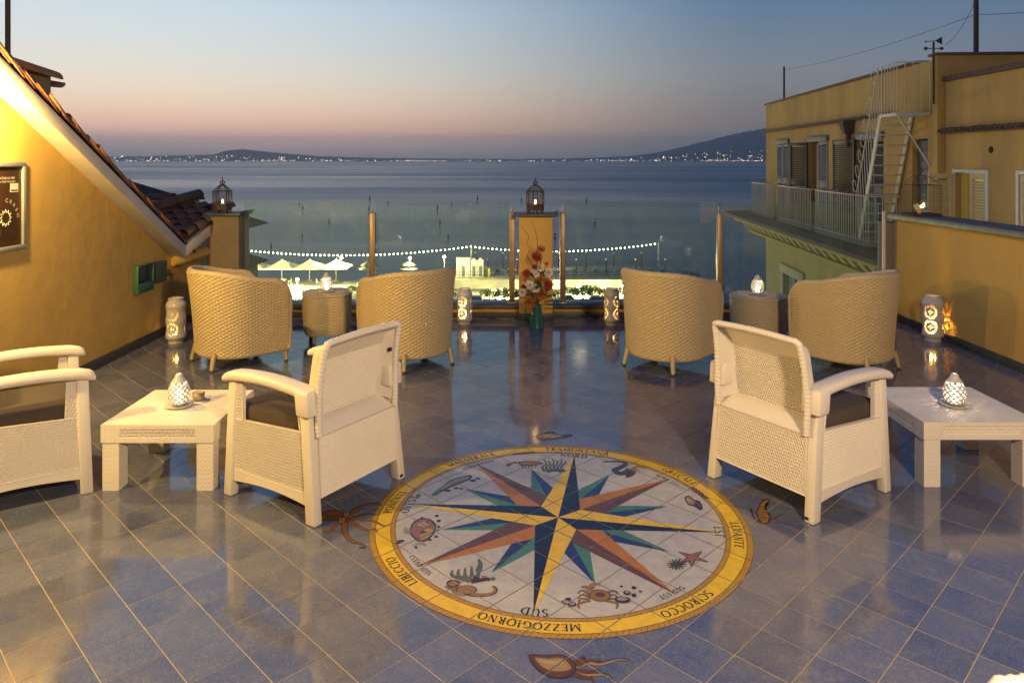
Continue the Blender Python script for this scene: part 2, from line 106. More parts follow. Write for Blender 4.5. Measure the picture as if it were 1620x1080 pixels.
STRING_B = [(-6.529,130.354,-13.722),(-5.783,130.695,-13.843),(-5.033,131.037,-13.96),(-4.279,131.378,-14.073),(-3.521,131.72,-14.182),(-2.759,132.061,-14.286),(-1.993,132.403,-14.387),(-1.223,132.744,-14.482),(-0.449,133.086,-14.574),(0.329,133.427,-14.66),(1.111,133.769,-14.743),(1.897,134.11,-14.821),(2.687,134.452,-14.894),(3.481,134.793,-14.962),(4.279,135.135,-15.027),(5.081,135.476,-15.086),(5.887,135.818,-15.141),(6.697,136.159,-15.191),(7.51,136.501,-15.236),(8.328,136.842,-15.276),(9.15,137.184,-15.312),(9.976,137.525,-15.342),(10.806,137.867,-15.368),(11.64,138.208,-15.389),(12.477,138.55,-15.404),(13.319,138.891,-15.415),(14.165,139.233,-15.421),(15.015,139.574,-15.421),(15.868,139.916,-15.417),(16.726,140.257,-15.407),(17.588,140.599,-15.392),(18.454,140.94,-15.372),(19.323,141.282,-15.347),(20.197,141.623,-15.316),(21.075,141.965,-15.28),(21.956,142.306,-15.238),(22.842,142.648,-15.191),(23.732,142.989,-15.139),(24.625,143.331,-15.081),(25.523,143.672,-15.018),(26.424,144.014,-14.949),(27.33,144.355,-14.874),(28.24,144.697,-14.794)]
RIDGE_W = [(-15941,69),(-14594,136),(-12573,181),(-10665,215),(-10440,316),(-10193,395),(-9767,424),(-9206,361),(-8644,294),(-7858,226),(-6960,159),(-6062,125),(-4715,92),(-2470,69),(225,58),(2021,80),(3368,114),(4266,148)]
RIDGE_E = [(3031,95),(4430,165),(5363,281),(6062,421),(6762,585),(7461,771),(8161,958),(8744,1074),(9373,1191),(10492,1401),(11658,1657),(12591,1727),(13756,1494),(15622,1074),(18420,561)]
FLOWERS = [('orange',0.296,7.411,0.805,0.0335),('red',0.252,7.439,0.724,0.0435),('red',0.23,7.423,0.621,0.0234),('orange',0.351,7.444,0.651,0.0184),('white',0.281,7.446,0.609,0.0402),('white',0.25,7.396,0.554,0.0301),('white',0.37,7.391,0.568,0.0402),('red',0.147,7.465,0.548,0.0368),('orange',0.301,7.413,0.498,0.0318),('white',0.18,7.411,0.44,0.0402),('white',0.237,7.48,0.467,0.0234),('white',0.238,7.432,0.403,0.0435),('white',0.105,7.465,0.355,0.0368),('red',0.367,7.433,0.441,0.0368),('orange',0.302,7.448,0.337,0.0502),('orange',0.184,7.404,0.262,0.0502),('white',0.302,7.447,0.422,0.0201),('orange',0.136,7.468,0.48,0.0184),('white',0.405,7.437,0.51,0.0268),('red',0.122,7.457,0.42,0.0201),('white',0.214,7.45,0.575,0.0234)]
TWIGS = [[(0.214,7.46,0.59),(0.197,7.45,0.659),(0.155,7.44,0.727),(0.18,7.43,0.803),(0.146,7.42,0.863),(0.171,7.41,0.93),(0.121,7.4,0.998),(0.088,7.39,1.048)],[(0.259,7.46,0.657),(0.252,7.45,0.759),(0.259,7.44,0.86),(0.242,7.43,0.962),(0.218,7.42,1.029),(0.196,7.41,1.097)],[(0.289,7.46,0.657),(0.309,7.45,0.726),(0.297,7.44,0.76)]]
SEA_Z = -20.0; QUAY_Z = -18.2

# ------------------------------------------------------------------ helpers
class MB:
    def __init__(s): s.v = []; s.f = []; s.mi = []; s.sm = []
    def add(s, verts, faces, mi=0, smooth=False):
        o = len(s.v); s.v += [tuple(p) for p in verts]
        for f in faces: s.f.append(tuple(i+o for i in f)); s.mi.append(mi); s.sm.append(smooth)
        return s
    def box(s, a, b, mi=0):
        x0,y0,z0 = a; x1,y1,z1 = b
        return s.hexa([(x0,y0,z0),(x1,y0,z0),(x1,y1,z0),(x0,y1,z0)], [(x0,y0,z1),(x1,y0,z1),(x1,y1,z1),(x0,y1,z1)], mi)
    def hexa(s, lo, hi, mi=0):
        return s.add(list(lo)+list(hi), [(3,2,1,0),(4,5,6,7),(0,1,5,4),(1,2,6,5),(2,3,7,6),(3,0,4,7)], mi)
    def cbox(s, a, b, c=.01, mi=0, tf=None):
        """box with chamfered edges"""
        bm = bmesh.new(); bmesh.ops.create_cube(bm, size=1)
        for v in bm.verts:
            v.co = Vector([a[i]+(v.co[i]+.5)*(b[i]-a[i]) for i in range(3)])
        bmesh.ops.bevel(bm, geom=list(bm.edges), offset=c, segments=2, profile=.5, affect='EDGES')
        return s.bm(bm, mi, tf, True)
    def chexa(s, lo, hi, c=.01, mi=0):
        bm = bmesh.new(); vs = [bm.verts.new(p) for p in list(lo)+list(hi)]
        for f in [(3,2,1,0),(4,5,6,7),(0,1,5,4),(1,2,6,5),(2,3,7,6),(3,0,4,7)]: bm.faces.new([vs[i] for i in f])
        bmesh.ops.bevel(bm, geom=list(bm.edges), offset=c, segments=2, profile=.5, affect='EDGES')
        return s.bm(bm, mi, None, True)
    def bm(s, bm, mi=0, tf=None, smooth=False):
        bm.verts.index_update()
        vs = [tf @ v.co if tf else v.co.copy() for v in bm.verts]
        s.add(vs, [[v.index for v in f.verts] for f in bm.faces], mi, smooth); bm.free(); return s
    def tube(s, pts, r, n=8, mi=0, caps=True, smooth=True):
        pts = [Vector(p) for p in pts]; m = len(pts)
        rr = r if isinstance(r, (list, tuple)) else [r]*m
        t0 = (pts[1]-pts[0]).normalized(); up = Vector((0,0,1)) if abs(t0.z) < .9 else Vector((1,0,0))
        nrm = t0.cross(up).normalized(); vs = []; fs = []
        for i, p in enumerate(pts):
            t = (pts[min(i+1,m-1)]-pts[max(i-1,0)]).normalized()
            nrm = (nrm - t*nrm.dot(t)).normalized(); bn = t.cross(nrm)
            for k in range(n):
                a = 2*math.pi*k/n; vs.append(p + (nrm*math.cos(a)+bn*math.sin(a))*rr[i])
        for i in range(m-1):
            for k in range(n):
                fs.append((i*n+k, i*n+(k+1)%n, (i+1)*n+(k+1)%n, (i+1)*n+k))
        s.add(vs, fs, mi, smooth)
        if caps:
            s.add(vs[:n], [tuple(range(n-1,-1,-1))], mi); s.add(vs[-n:], [tuple(range(n))], mi)
        return s
    def lathe(s, prof, n=24, mi=0, c=(0,0,0), smooth=True, arc=None):
        vs = []; fs = []; m = len(prof)
        for k in range(n):
            a = 2*math.pi*k/n
            for r, z in prof: vs.append((c[0]+r*math.cos(a), c[1]+r*math.sin(a), c[2]+z))
        for k in range(n):
            for j in range(m-1):
                a, b = k*m+j, ((k+1)%n)*m+j
                fs.append((a, b, b+1, a+1))
        return s.add(vs, fs, mi, smooth)
    def grid(s, fn, nu, nv, mi=0, smooth=True, flip=False, closed=False):
        vs = [fn(i/nu, j/nv) for i in range(nu if closed else nu+1) for j in range(nv+1)]
        fs = []
        for i in range(nu):
            for j in range(nv):
                i2 = (i+1) % nu if closed else i+1
                q = (i*(nv+1)+j, i2*(nv+1)+j, i2*(nv+1)+j+1, i*(nv+1)+j+1)
                fs.append(q[::-1] if flip else q)
        return s.add(vs, fs, mi, smooth)
    def relief(s, fn, nu, nv, hf, mi=0, closed=False):
        """grid surface fn(u,v) pushed along its normal by hf(u,v)"""
        def g(u, v):
            e = 1e-3
            p = Vector(fn(u, v)); a = Vector(fn(u+e, v))-Vector(fn(u-e, v)); b = Vector(fn(u, v+e))-Vector(fn(u, v-e))
            return p + a.cross(b).normalized()*hf(u, v)
        return s.grid(g, nu, nv, mi, True, False, closed)
    def mesh(s, name, mats):
        me = bpy.data.meshes.new(name); me.from_pydata(s.v, [], s.f); me.update()
        for m in (mats if isinstance(mats, (list, tuple)) else [mats]): me.materials.append(m)
        me.polygons.foreach_set('material_index', s.mi); me.polygons.foreach_set('use_smooth', s.sm); me.update()
        return me
    def make(s, name, mats, parent=None, loc=(0,0,0), rz=0):
        return link(name, s.mesh(name, mats), parent, loc, rz)
def link(name, data, parent=None, loc=(0,0,0), rz=0, rot=None, scale=None):
    o = bpy.data.objects.new(name, data); COL.objects.link(o); o.parent = parent
    o.location = loc; o.rotation_euler = rot if rot else (0,0,rz)
    if scale: o.scale = scale
    return o
def tag(o, label, cat=None, group=None, kind=None):
    o['label'] = label
    if cat: o['category'] = cat
    if group: o['group'] = group
    if kind: o['kind'] = kind
    return o
def thing(name, label, cat, loc=(0,0,0), rz=0, group=None):
    return tag(link(name, None, None, loc, rz), label, cat, group, 'thing')
def dup(o, parent=None, loc=None, rz=None, label=None):
    c = o.copy(); COL.objects.link(c); c.parent = parent
    if loc is not None: c.location = loc
    if rz is not None: c.rotation_euler[2] = rz
    if label: c['label'] = label
    for ch in o.children: dup(ch, c)
    return c
def lamp(name, loc, watts, color, radius, parent):
    d = bpy.data.lights.new(name, 'POINT'); d.energy = watts; d.color = color; d.shadow_soft_size = radius
    o = bpy.data.objects.new(name, d); COL.objects.link(o); o.location = loc; o.parent = parent; return o
ORD = 'first second third fourth fifth sixth seventh eighth ninth tenth eleventh twelfth thirteenth fourteenth fifteenth sixteenth seventeenth eighteenth nineteenth twentieth'.split()
def smooth(a, b, x):
    t = min(1, max(0, (x-a)/(b-a))); return t*t*(3-2*t)

# ------------------------------------------------------------------ materials
MATS = {}
def mat(name, c1, c2=None, scale=6, detail=5, rough=.6, rvar=0, bump=0, bscale=60, bdist=.005, metal=0, spec=.5, coords='Object', jitter=0, stretch=None):
    if name in MATS: return MATS[name]
    m = bpy.data.materials.new(name); m.use_nodes = True; t = m.node_tree; N = t.nodes; L = t.links
    b = N['Principled BSDF']; b.inputs['Roughness'].default_value = rough; b.inputs['Metallic'].default_value = metal
    b.inputs['Specular IOR Level'].default_value = spec; b.inputs['Base Color'].default_value = (*c1, 1)
    if coords == 'World': g = N.new('ShaderNodeNewGeometry'); vec = g.outputs['Position']
    else: g = N.new('ShaderNodeTexCoord'); vec = g.outputs['Object']
    oi = N.new('ShaderNodeObjectInfo')
    if stretch:
        mp = N.new('ShaderNodeMapping'); mp.inputs['Scale'].default_value = stretch; L.new(vec, mp.inputs[0]); vec = mp.outputs[0]
    ad = N.new('ShaderNodeVectorMath'); ad.operation = 'MULTIPLY_ADD'; ad.inputs[1].default_value = (1,1,1)
    cmb = N.new('ShaderNodeMath'); cmb.operation = 'MULTIPLY'; cmb.inputs[1].default_value = 31.0; L.new(oi.outputs['Random'], cmb.inputs[0])
    L.new(vec, ad.inputs[0]); L.new(cmb.outputs[0], ad.inputs[2]); vec = ad.outputs[0] if coords != 'World' else vec
    if c2 is not None:
        n = N.new('ShaderNodeTexNoise'); n.inputs['Scale'].default_value = scale; n.inputs['Detail'].default_value = detail; n.inputs['Roughness'].default_value = .62
        L.new(vec, n.inputs['Vector'])
        r = N.new('ShaderNodeMapRange'); r.inputs['From Min'].default_value = .32; r.inputs['From Max'].default_value = .68; L.new(n.outputs[0], r.inputs[0])
        mx = N.new('ShaderNodeMix'); mx.data_type = 'RGBA'; mx.inputs['A'].default_value = (*c1, 1); mx.inputs['B'].default_value = (*c2, 1)
        L.new(r.outputs[0], mx.inputs['Factor']); out = mx.outputs['Result']
        if jitter:
            h = N.new('ShaderNodeHueSaturation'); v = N.new('ShaderNodeMapRange'); v.inputs['To Min'].default_value = 1-jitter; v.inputs['To Max'].default_value = 1+jitter
            L.new(oi.outputs['Random'], v.inputs[0]); L.new(v.outputs[0], h.inputs['Value']); L.new(out, h.inputs['Color']); out = h.outputs[0]
        L.new(out, b.inputs['Base Color'])
        if rvar:
            q = N.new('ShaderNodeMapRange'); q.inputs['To Min'].default_value = rough-rvar; q.inputs['To Max'].default_value = rough+rvar
            L.new(n.outputs[0], q.inputs[0]); L.new(q.outputs[0], b.inputs['Roughness'])
    if bump:
        n2 = N.new('ShaderNodeTexNoise'); n2.inputs['Scale'].default_value = bscale; n2.inputs['Detail'].default_value = 6; L.new(vec, n2.inputs['Vector'])
        bp = N.new('ShaderNodeBump'); bp.inputs['Strength'].default_value = bump; bp.inputs['Distance'].default_value = bdist
        L.new(n2.outputs[0], bp.inputs['Height']); L.new(bp.outputs[0], b.inputs['Normal'])
    MATS[name] = m; return m
def emit(name, color, strength, sample=True):
    if name in MATS: return MATS[name]
    m = bpy.data.materials.new(name); m.use_nodes = True; b = m.node_tree.nodes['Principled BSDF']
    b.inputs['Base Color'].default_value = (*color, 1); b.inputs['Emission Color'].default_value = (*color, 1); b.inputs['Emission Strength'].default_value = strength
    if not sample: m.cycles.emission_sampling = 'NONE'
    MATS[name] = m; return m

PLASTER = mat('yellow plaster', (.56,.36,.10), (.47,.30,.085), 2.2, 7, .88, bump=.45, bscale=7, bdist=.011, spec=.2, coords='World')
PLASTER_R = mat('ochre plaster', (.62,.40,.11), (.53,.34,.10), 1.6, 7, .9, bump=.35, bscale=9, bdist=.012, spec=.2, coords='World')
PLASTER_B = mat('weathered ochre facade', (.53,.335,.105), (.38,.24,.085), 1.5, 9, .93, bump=.3, bscale=12, bdist=.012, spec=.15, coords='World', stretch=(1,1,.3))
PLASTER_G = mat('pale yellow facade', (.47,.36,.12), (.40,.31,.11), .8, 8, .93, bump=.25, bscale=12, bdist=.01, spec=.15, coords='World')
GREYPLASTER = mat('grey plaster', (.25,.19,.115), (.19,.145,.09), 3, 6, .9, bump=.4, bscale=14, bdist=.01, coords='World')
CREAM = mat('cream painted verge board', (.72,.64,.50), (.64,.56,.43), 3, 6, .75, bump=.25, bscale=18, bdist=.006, coords='World')
TERRACOTTA = mat('terracotta roof tile', (.30,.115,.045), (.19,.085,.045), 14, 6, .85, bump=.5, bscale=60, bdist=.004, jitter=.28)
DARKTILE = mat('weathered dark roof tile', (.12,.062,.046), (.08,.05,.042), 12, 6, .88, bump=.5, bscale=60, bdist=.004, jitter=.25)
SLATE = mat('dark grey stone coping', (.075,.075,.082), (.045,.046,.052), 9, 6, .5, rvar=.12, bump=.25, bscale=40, bdist=.004, coords='World')
SKIRT = mat('dark stone skirting', (.055,.055,.06), (.035,.035,.04), 12, 6, .42, bump=.2, bscale=40, bdist=.003, coords='World')
GROUT = mat('sandy grout', (.55,.43,.24), (.42,.31,.16), 24, 4, .7, coords='World')
WICKER = mat('natural wicker weave', (.52,.42,.245), (.46,.36,.20), 40, 2, .58, stretch=(1,1,3))
WICKER_LEG = mat('wicker wrapped leg', (.48,.38,.22), (.40,.30,.17), 60, 3, .6)
RESIN = mat('cream resin weave', (.74,.68,.58), (.70,.64,.54), 5, 3, .5, bump=.06, bscale=150, bdist=.001)
CUSHION = mat('brown grey cushion fabric', (.075,.056,.047), (.058,.043,.037), 260, 2, .95, bump=.3, bscale=420, bdist=.001)
PORCELAIN = mat('white porcelain', (.58,.55,.51), (.53,.50,.46), 9, 3, .3)
STEEL = mat('brushed steel', (.42,.38,.33), (.34,.31,.27), 20, 3, .36, metal=.9)
BRONZE = mat('brown anodised post', (.34,.25,.15), (.28,.20,.12), 12, 3, .42, metal=.55)
BLACKIRON = mat('black wrought iron', (.022,.018,.016), (.04,.03,.025), 40, 3, .55, metal=.4)
RUSTIRON = mat('dark rusted iron', (.05,.032,.024), (.085,.045,.028), 25, 4, .75)
WHITEIRON = mat('cream painted ironwork', (.58,.52,.40), (.48,.42,.32), 12, 4, .6)
SHUTTER_D = mat('dark brown shutter paint', (.045,.026,.022), (.035,.02,.018), 8, 3, .6)
SHUTTER_G = mat('grey shutter paint', (.15,.15,.155), (.12,.12,.125), 8, 3, .65)
SHUTTER_Y = mat('straw shutter paint', (.60,.48,.24), (.52,.41,.20), 8, 3, .6)
DARK = mat('dark interior', (.02,.016,.013), None, rough=.9)
WOODDOOR = mat('brown wooden door', (.20,.085,.03), (.14,.06,.024), 9, 5, .5, stretch=(6,6,1))
WHITEPAINT = mat('off white paint', (.66,.63,.57), (.58,.55,.49), 5, 4, .6)
TEALENAMEL = mat('green enamel', (.012,.14,.10), (.010,.12,.085), 6, 3, .22)
LEAF = mat('dark green leaf', (.035,.075,.02), (.06,.11,.03), 20, 3, .5)
BARK = mat('brown twig', (.11,.055,.028), (.07,.035,.02), 30, 3, .8)
WAX = mat('candle wax', (.75,.62,.42), None, rough=.5)

def tile_material():
    m = bpy.data.materials.new('glazed blue floor tile'); m.use_nodes = True; t = m.node_tree; N = t.nodes; L = t.links; b = N['Principled BSDF']
    g = N.new('ShaderNodeNewGeometry'); oi = N.new('ShaderNodeObjectInfo')
    rs = N.new('ShaderNodeMath'); rs.operation = 'ADD'; L.new(oi.outputs['Random'], rs.inputs[0]); L.new(g.outputs['Random Per Island'], rs.inputs[1])
    fr = N.new('ShaderNodeMath'); fr.operation = 'FRACT'; L.new(rs.outputs[0], fr.inputs[0])
    off = N.new('ShaderNodeMath'); off.operation = 'MULTIPLY'; off.inputs[1].default_value = 47; L.new(rs.outputs[0], off.inputs[0])
    ad = N.new('ShaderNodeVectorMath'); ad.operation = 'ADD'; L.new(g.outputs['Position'], ad.inputs[0]); L.new(off.outputs[0], ad.inputs[1])
    def noise(sc, de, ro=.6):
        n = N.new('ShaderNodeTexNoise'); n.inputs['Scale'].default_value = sc; n.inputs['Detail'].default_value = de; n.inputs['Roughness'].default_value = ro; L.new(ad.outputs[0], n.inputs['Vector']); return n.outputs[0]
    def mapr(x, a, b_, c, d):
        r = N.new('ShaderNodeMapRange'); r.inputs[1].default_value = a; r.inputs[2].default_value = b_; r.inputs[3].default_value = c; r.inputs[4].default_value = d; L.new(x, r.inputs[0]); return r.outputs[0]
    def mix(f, a, b_, mode='MIX'):
        x = N.new('ShaderNodeMix'); x.data_type = 'RGBA'; x.blend_type = mode
        for s, v in (('Factor', f), ('A', a), ('B', b_)):
            if isinstance(v, tuple): x.inputs[s].default_value = (*v, 1)
            elif isinstance(v, float): x.inputs[s].default_value = v
            else: L.new(v, x.inputs[s])
        return x.outputs['Result']
    big = mapr(noise(5.5, 4), .32, .68, 0, 1); mid = mapr(noise(38, 5, .75), .40, .60, 0, 1); fine = mapr(noise(170, 3, .7), .52, .72, 0, .55)
    c = mix(big, (.058,.082,.190), (.165,.165,.188)); c = mix(mid, c, (.095,.112,.185)); c = mix(fine, c, (.36,.34,.32))
    hsv = N.new('ShaderNodeHueSaturation'); L.new(mapr(fr.outputs[0], 0, 1, .91, 1.09), hsv.inputs['Value']); L.new(mapr(fr.outputs[0], 0, 1, 1.15, .85), hsv.inputs['Saturation']); L.new(c, hsv.inputs['Color'])
    L.new(hsv.outputs[0], b.inputs['Base Color']); L.new(mapr(noise(9, 4), .3, .7, .06, .15), b.inputs['Roughness'])
    b.inputs['IOR'].default_value = 1.8; b.inputs['Specular IOR Level'].default_value = .5
    bp = N.new('ShaderNodeBump'); bp.inputs['Strength'].default_value = .10; bp.inputs['Distance'].default_value = .004; L.new(noise(14, 3), bp.inputs['Height']); L.new(bp.outputs[0], b.inputs['Normal'])
    return m
TILE = tile_material()
def paint(name, c, v=.8):
    return mat('majolica '+name, c, tuple(x*v for x in c), 22, 5, .2, rvar=.06, coords='World')
PAINT = {k: paint(k, c) for k, c in dict(white=(.46,.45,.44), yellow=(.74,.49,.022), gold=(.42,.25,.03), ropeline=(.20,.09,.015), black=(.016,.018,.028), orange=(.43,.17,.014),
    maroon=(.125,.052,.035), teal=(.06,.20,.15), blue=(.025,.04,.15), ink=(.035,.022,.02), outline=(.05,.035,.025), brown=(.11,.050,.024), rust=(.165,.068,.034), tan=(.31,.20,.09),
    grey=(.28,.27,.25), weed=(.10,.12,.08), orange_tan=(.28,.15,.035), pink=(.27,.125,.095), olive=(.24,.20,.09), pale=(.38,.29,.16), slate=(.05,.06,.09), ochre=(.40,.27,.06)).items()}

# glass with a faint green tint, a little grime and real reflections
def glass_material(tint, dirt, name):
    m = bpy.data.materials.new(name); m.use_nodes = True; t = m.node_tree; N = t.nodes; L = t.links; N.clear()
    out = N.new('ShaderNodeOutputMaterial'); tr = N.new('ShaderNodeBsdfTransparent'); tr.inputs[0].default_value = (*tint, 1)
    gl = N.new('ShaderNodeBsdfGlossy'); gl.inputs['Roughness'].default_value = .02
    fr = N.new('ShaderNodeFresnel'); fr.inputs[0].default_value = 1.45
    mx = N.new('ShaderNodeMixShader'); L.new(fr.outputs[0], mx.inputs[0]); L.new(tr.outputs[0], mx.inputs[1]); L.new(gl.outputs[0], mx.inputs[2])
    df = N.new('ShaderNodeBsdfDiffuse'); df.inputs[0].default_value = (.34,.48,.44,1)
    g = N.new('ShaderNodeNewGeometry'); mp = N.new('ShaderNodeMapping'); mp.inputs['Scale'].default_value = (1.4,1,.7); L.new(g.outputs['Position'], mp.inputs[0])
    n = N.new('ShaderNodeTexNoise'); n.inputs['Scale'].default_value = 2.6; n.inputs['Detail'].default_value = 8; n.inputs['Roughness'].default_value = .62; L.new(mp.outputs[0], n.inputs['Vector'])
    r = N.new('ShaderNodeMapRange'); r.inputs[1].default_value = .38; r.inputs[2].default_value = .75; r.inputs[3].default_value = dirt*.25; r.inputs[4].default_value = dirt; L.new(n.outputs[0], r.inputs[0])
    m2 = N.new('ShaderNodeMixShader'); L.new(r.outputs[0], m2.inputs[0]); L.new(mx.outputs[0], m2.inputs[1]); L.new(df.outputs[0], m2.inputs[2]); L.new(m2.outputs[0], out.inputs[0])
    return m
GLASS = glass_material((.88,.96,.935), .17, 'tinted balustrade glass')
GLASS_EDGE = mat('green glass edge', (.10,.20,.16), None, rough=.15)
PANE = mat('dark window glass', (.03,.04,.045), None, rough=.06)

# ================================================================== SETTING: sea, coast, quay
def sea_material():
    m = bpy.data.materials.new('evening sea water'); m.use_nodes = True; t = m.node_tree; N = t.nodes; L = t.links; b = N['Principled BSDF']
    g = N.new('ShaderNodeNewGeometry'); b.inputs['IOR'].default_value = 1.33
    def noise(sc, de, st, dist=0):
        mp = N.new('ShaderNodeMapping'); mp.inputs['Scale'].default_value = st; L.new(g.outputs['Position'], mp.inputs[0])
        n = N.new('ShaderNodeTexNoise'); n.inputs['Scale'].default_value = sc; n.inputs['Detail'].default_value = de; n.inputs['Distortion'].default_value = dist; L.new(mp.outputs[0], n.inputs['Vector']); return n.outputs[0]
    st = noise(1, 5, (.0011,.0042,1), .6)           # long calm and ruffled streaks
    c = N.new('ShaderNodeMix'); c.data_type = 'RGBA'; c.inputs['A'].default_value = (.012,.046,.075,1); c.inputs['B'].default_value = (.030,.066,.090,1)
    r = N.new('ShaderNodeMapRange'); r.inputs[1].default_value = .36; r.inputs[2].default_value = .64; L.new(st, r.inputs[0]); L.new(r.outputs[0], c.inputs['Factor']); L.new(c.outputs['Result'], b.inputs['Base Color'])
    q = N.new('ShaderNodeMapRange'); q.inputs[1].default_value = .36; q.inputs[2].default_value = .64; q.inputs[3].default_value = .24; q.inputs[4].default_value = .42; L.new(st, q.inputs[0]); L.new(q.outputs[0], b.inputs['Roughness'])
    bp = N.new('ShaderNodeBump'); bp.inputs['Strength'].default_value = .5; bp.inputs['Distance'].default_value = .25; L.new(noise(1, 4, (.10,.22,1)), bp.inputs['Height']); L.new(bp.outputs[0], b.inputs['Normal'])
    return m
mb = MB()
xs = [-60000,-20000,-6000,-2000,-600,-150,0,150,600,2000,6000,20000,60000]; ys = [60,150,400,1000,3000,8000,18000,30000,60000]
for i in range(len(xs)-1):
    for j in range(len(ys)-1):
        mb.add([(xs[i],ys[j],SEA_Z),(xs[i+1],ys[j],SEA_Z),(xs[i+1],ys[j+1],SEA_Z),(xs[i],ys[j+1],SEA_Z)], [(0,1,2,3)])
sea = mb.make('sea', sea_material()); tag(sea, 'calm dark blue evening sea stretching to the far coast', 'sea', kind='structure')

HILL = mat('wooded hillside', (.035,.042,.035), (.06,.058,.05), .0012, 6, .95, coords='World')
def ridge(name, label, prof, Y0, depth):
    mb = MB(); prof = [(x, max(z, 8)) for x, z in prof]
    def zi(x):
        for (a, b), (c, d) in zip(prof, prof[1:]):
            if a <= x <= c: return b+(d-b)*(x-a)/(c-a)
        return prof[-1][1]
    n = 150; x0, x1 = prof[0][0], prof[-1][0]; rnd = random.Random(5)
    rough = [rnd.uniform(-1, 1) for _ in range(n+1)]
    def fn(u, v):
        x = x0+(x1-x0)*u; k = int(u*n+.5); top = zi(x)
        z = SEA_Z-2+(top-SEA_Z+2)*math.sin(min(v*2, 1)*math.pi/2)**.8 if v <= .5 else top*(1-(v-.5)*1.6)
        if 0 < v < 1: z += rough[k]*(4+.025*top) * (.4 if v != .5 else 1)
        return (x, Y0+depth*v+(rough[(k*7) % n])*depth*.05, z)
    mb.grid(fn, n, 8)
    return tag(mb.make(name, HILL), label, 'hills', kind='structure')
ridge('hills', 'low hazy headland and coast across the bay', RIDGE_W, 25200, 2600)
ridge('mountain', 'long hazy mountain slope rising behind the ochre building', RIDGE_E, 25600, 4200)

# lights of the towns on the far shore: a glittering mass
rnd = random.Random(21)
cm = [emit('town light warm', (1,.72,.38), 5, False), emit('town light white', (1,.93,.78), 5, False), emit('town light amber', (1,.5,.16), 4, False)]
mb = MB()
def blob(x, y, z, r, mi):
    mb.add([(x-r,y,z),(x+r,y,z),(x,y,z-r),(x,y,z+r),(x,y-r,z)], [(0,4,3),(4,1,3),(1,4,2),(4,0,2)], mi)
for k in range(620):
    t = rnd.random(); px = 165+rnd.random()*1045
    near_e = smooth(880, 1190, px); near_w = smooth(620, 330, px)
    if rnd.random() > .35+.65*max(near_e, near_w*.7): continue
    up = rnd.random()**2.2*(30+330*near_e*(.4+.6*near_e)+150*near_w)
    x = (px-810)/1158*25000
    blob(x, 25000-rnd.random()*80, SEA_Z+10+up, rnd.uniform(8, 15)*(1.5 if rnd.random() < .16 else 1), rnd.choice([0,0,0,1,1,2]))
for a, b_, n in [(1030,1055,0),(1118,1200,30),(420,440,8),(640,700,16),(235,255,7),(965,980,6)]:
    for k in range(n):
        px = a+(b_-a)*k/max(n-1,1)+rnd.uniform(-1,1); blob((px-810)/1158*25000, 24900, SEA_Z+14+rnd.uniform(-4,8), rnd.uniform(9,15), rnd.choice([0,1,2,0]))
tag(mb.make('town_lights', cm), 'glittering town lights strung along the far shore', 'lights', kind='stuff')

CONCRETE = mat('pale quay concrete', (.44,.41,.32), (.32,.30,.23), .6, 8, .9, bump=.3, bscale=3, bdist=.05, coords='World')
mb = MB(); mb.hexa([(-90,82,-24),(34,82,-24),(34,116,-24),(-90,126,-24)], [(-90,82,QUAY_Z),(34,82,QUAY_Z),(34,116,QUAY_Z),(-90,126,QUAY_Z)])
tag(mb.make('quay', CONCRETE), 'pale concrete quay of the bathing beach below the terrace', 'quay', kind='structure')

# ================================================================== TERRACE FLOOR
PITCH = .198; A0 = .7396; B0 = 3.418; Q = math.sqrt(.5)
FX0, FX1, FY0, FY1 = -3.4, 4.1, -2.4, 7.9
mb = MB(); mb.box((FX0-.2,FY0,-.25), (FX1+.2,FY1+.3,-.0012))
floor = mb.make('terrace_floor', GROUT); tag(floor, 'roof terrace floor of glazed blue tiles with a painted compass rose', 'floor', kind='structure')
half = PITCH/2-.0018
def to_xy(a, b): return ((a-b)*Q, (a+b)*Q)
def to_ab(x, y): return ((x+y)*Q, (y-x)*Q)
tb = MB(); hb = half; ht = half
lo = [to_xy(sx*hb, sy*hb) for sx, sy in ((-1,-1),(1,-1),(1,1),(-1,1))]; md = lo; hi = [to_xy(sx*ht, sy*ht) for sx, sy in ((-1,-1),(1,-1),(1,1),(-1,1))]
vs = [(x,y,-.0045) for x, y in lo]+[(x,y,-.0004) for x, y in md]+[(x,y,0) for x, y in hi]
TF = [(8,9,10,11)]+[(i,(i+1)%4,4+(i+1)%4,4+i) for i in range(4)]+[(4+i,4+(i+1)%4,8+(i+1)%4,8+i) for i in range(4)]
tb.add(vs, TF); tile_me = tb.mesh('tile', TILE)
cells = []
for i in range(-40, 90):
    for j in range(-60, 90):
        a = A0+PITCH*(i+.5); b = B0+PITCH*(j+.5); x, y = to_xy(a, b)
        if FX0-.1 < x < FX1+.1 and FY0+.15 < y < FY1+.05: cells.append((x, y, i, j))
def in_view(x, y): return y > 2.28 and abs(x) < y*.72+.15
cells.sort(key=lambda c: (not in_view(c[0], c[1]), c[1]))
rnd = random.Random(4); field = MB()
def inside(x, y): return FX0+.135 < x < FX1-.135 and y < FY1-.135
n_single = 0
for x, y, i, j in cells:
    dz = rnd.uniform(-.0004, .0004)
    if n_single < 300 and in_view(x, y) and inside(x, y):
        link('tile', tile_me, floor, (x, y, dz)); n_single += 1
    else:
        field.add([(min(max(vx+x, FX0), FX1), min(vy+y, FY1), vz+dz) for vx, vy, vz in vs], TF)
fo = field.make('tile_field', TILE, floor); fo['kind'] = 'stuff'

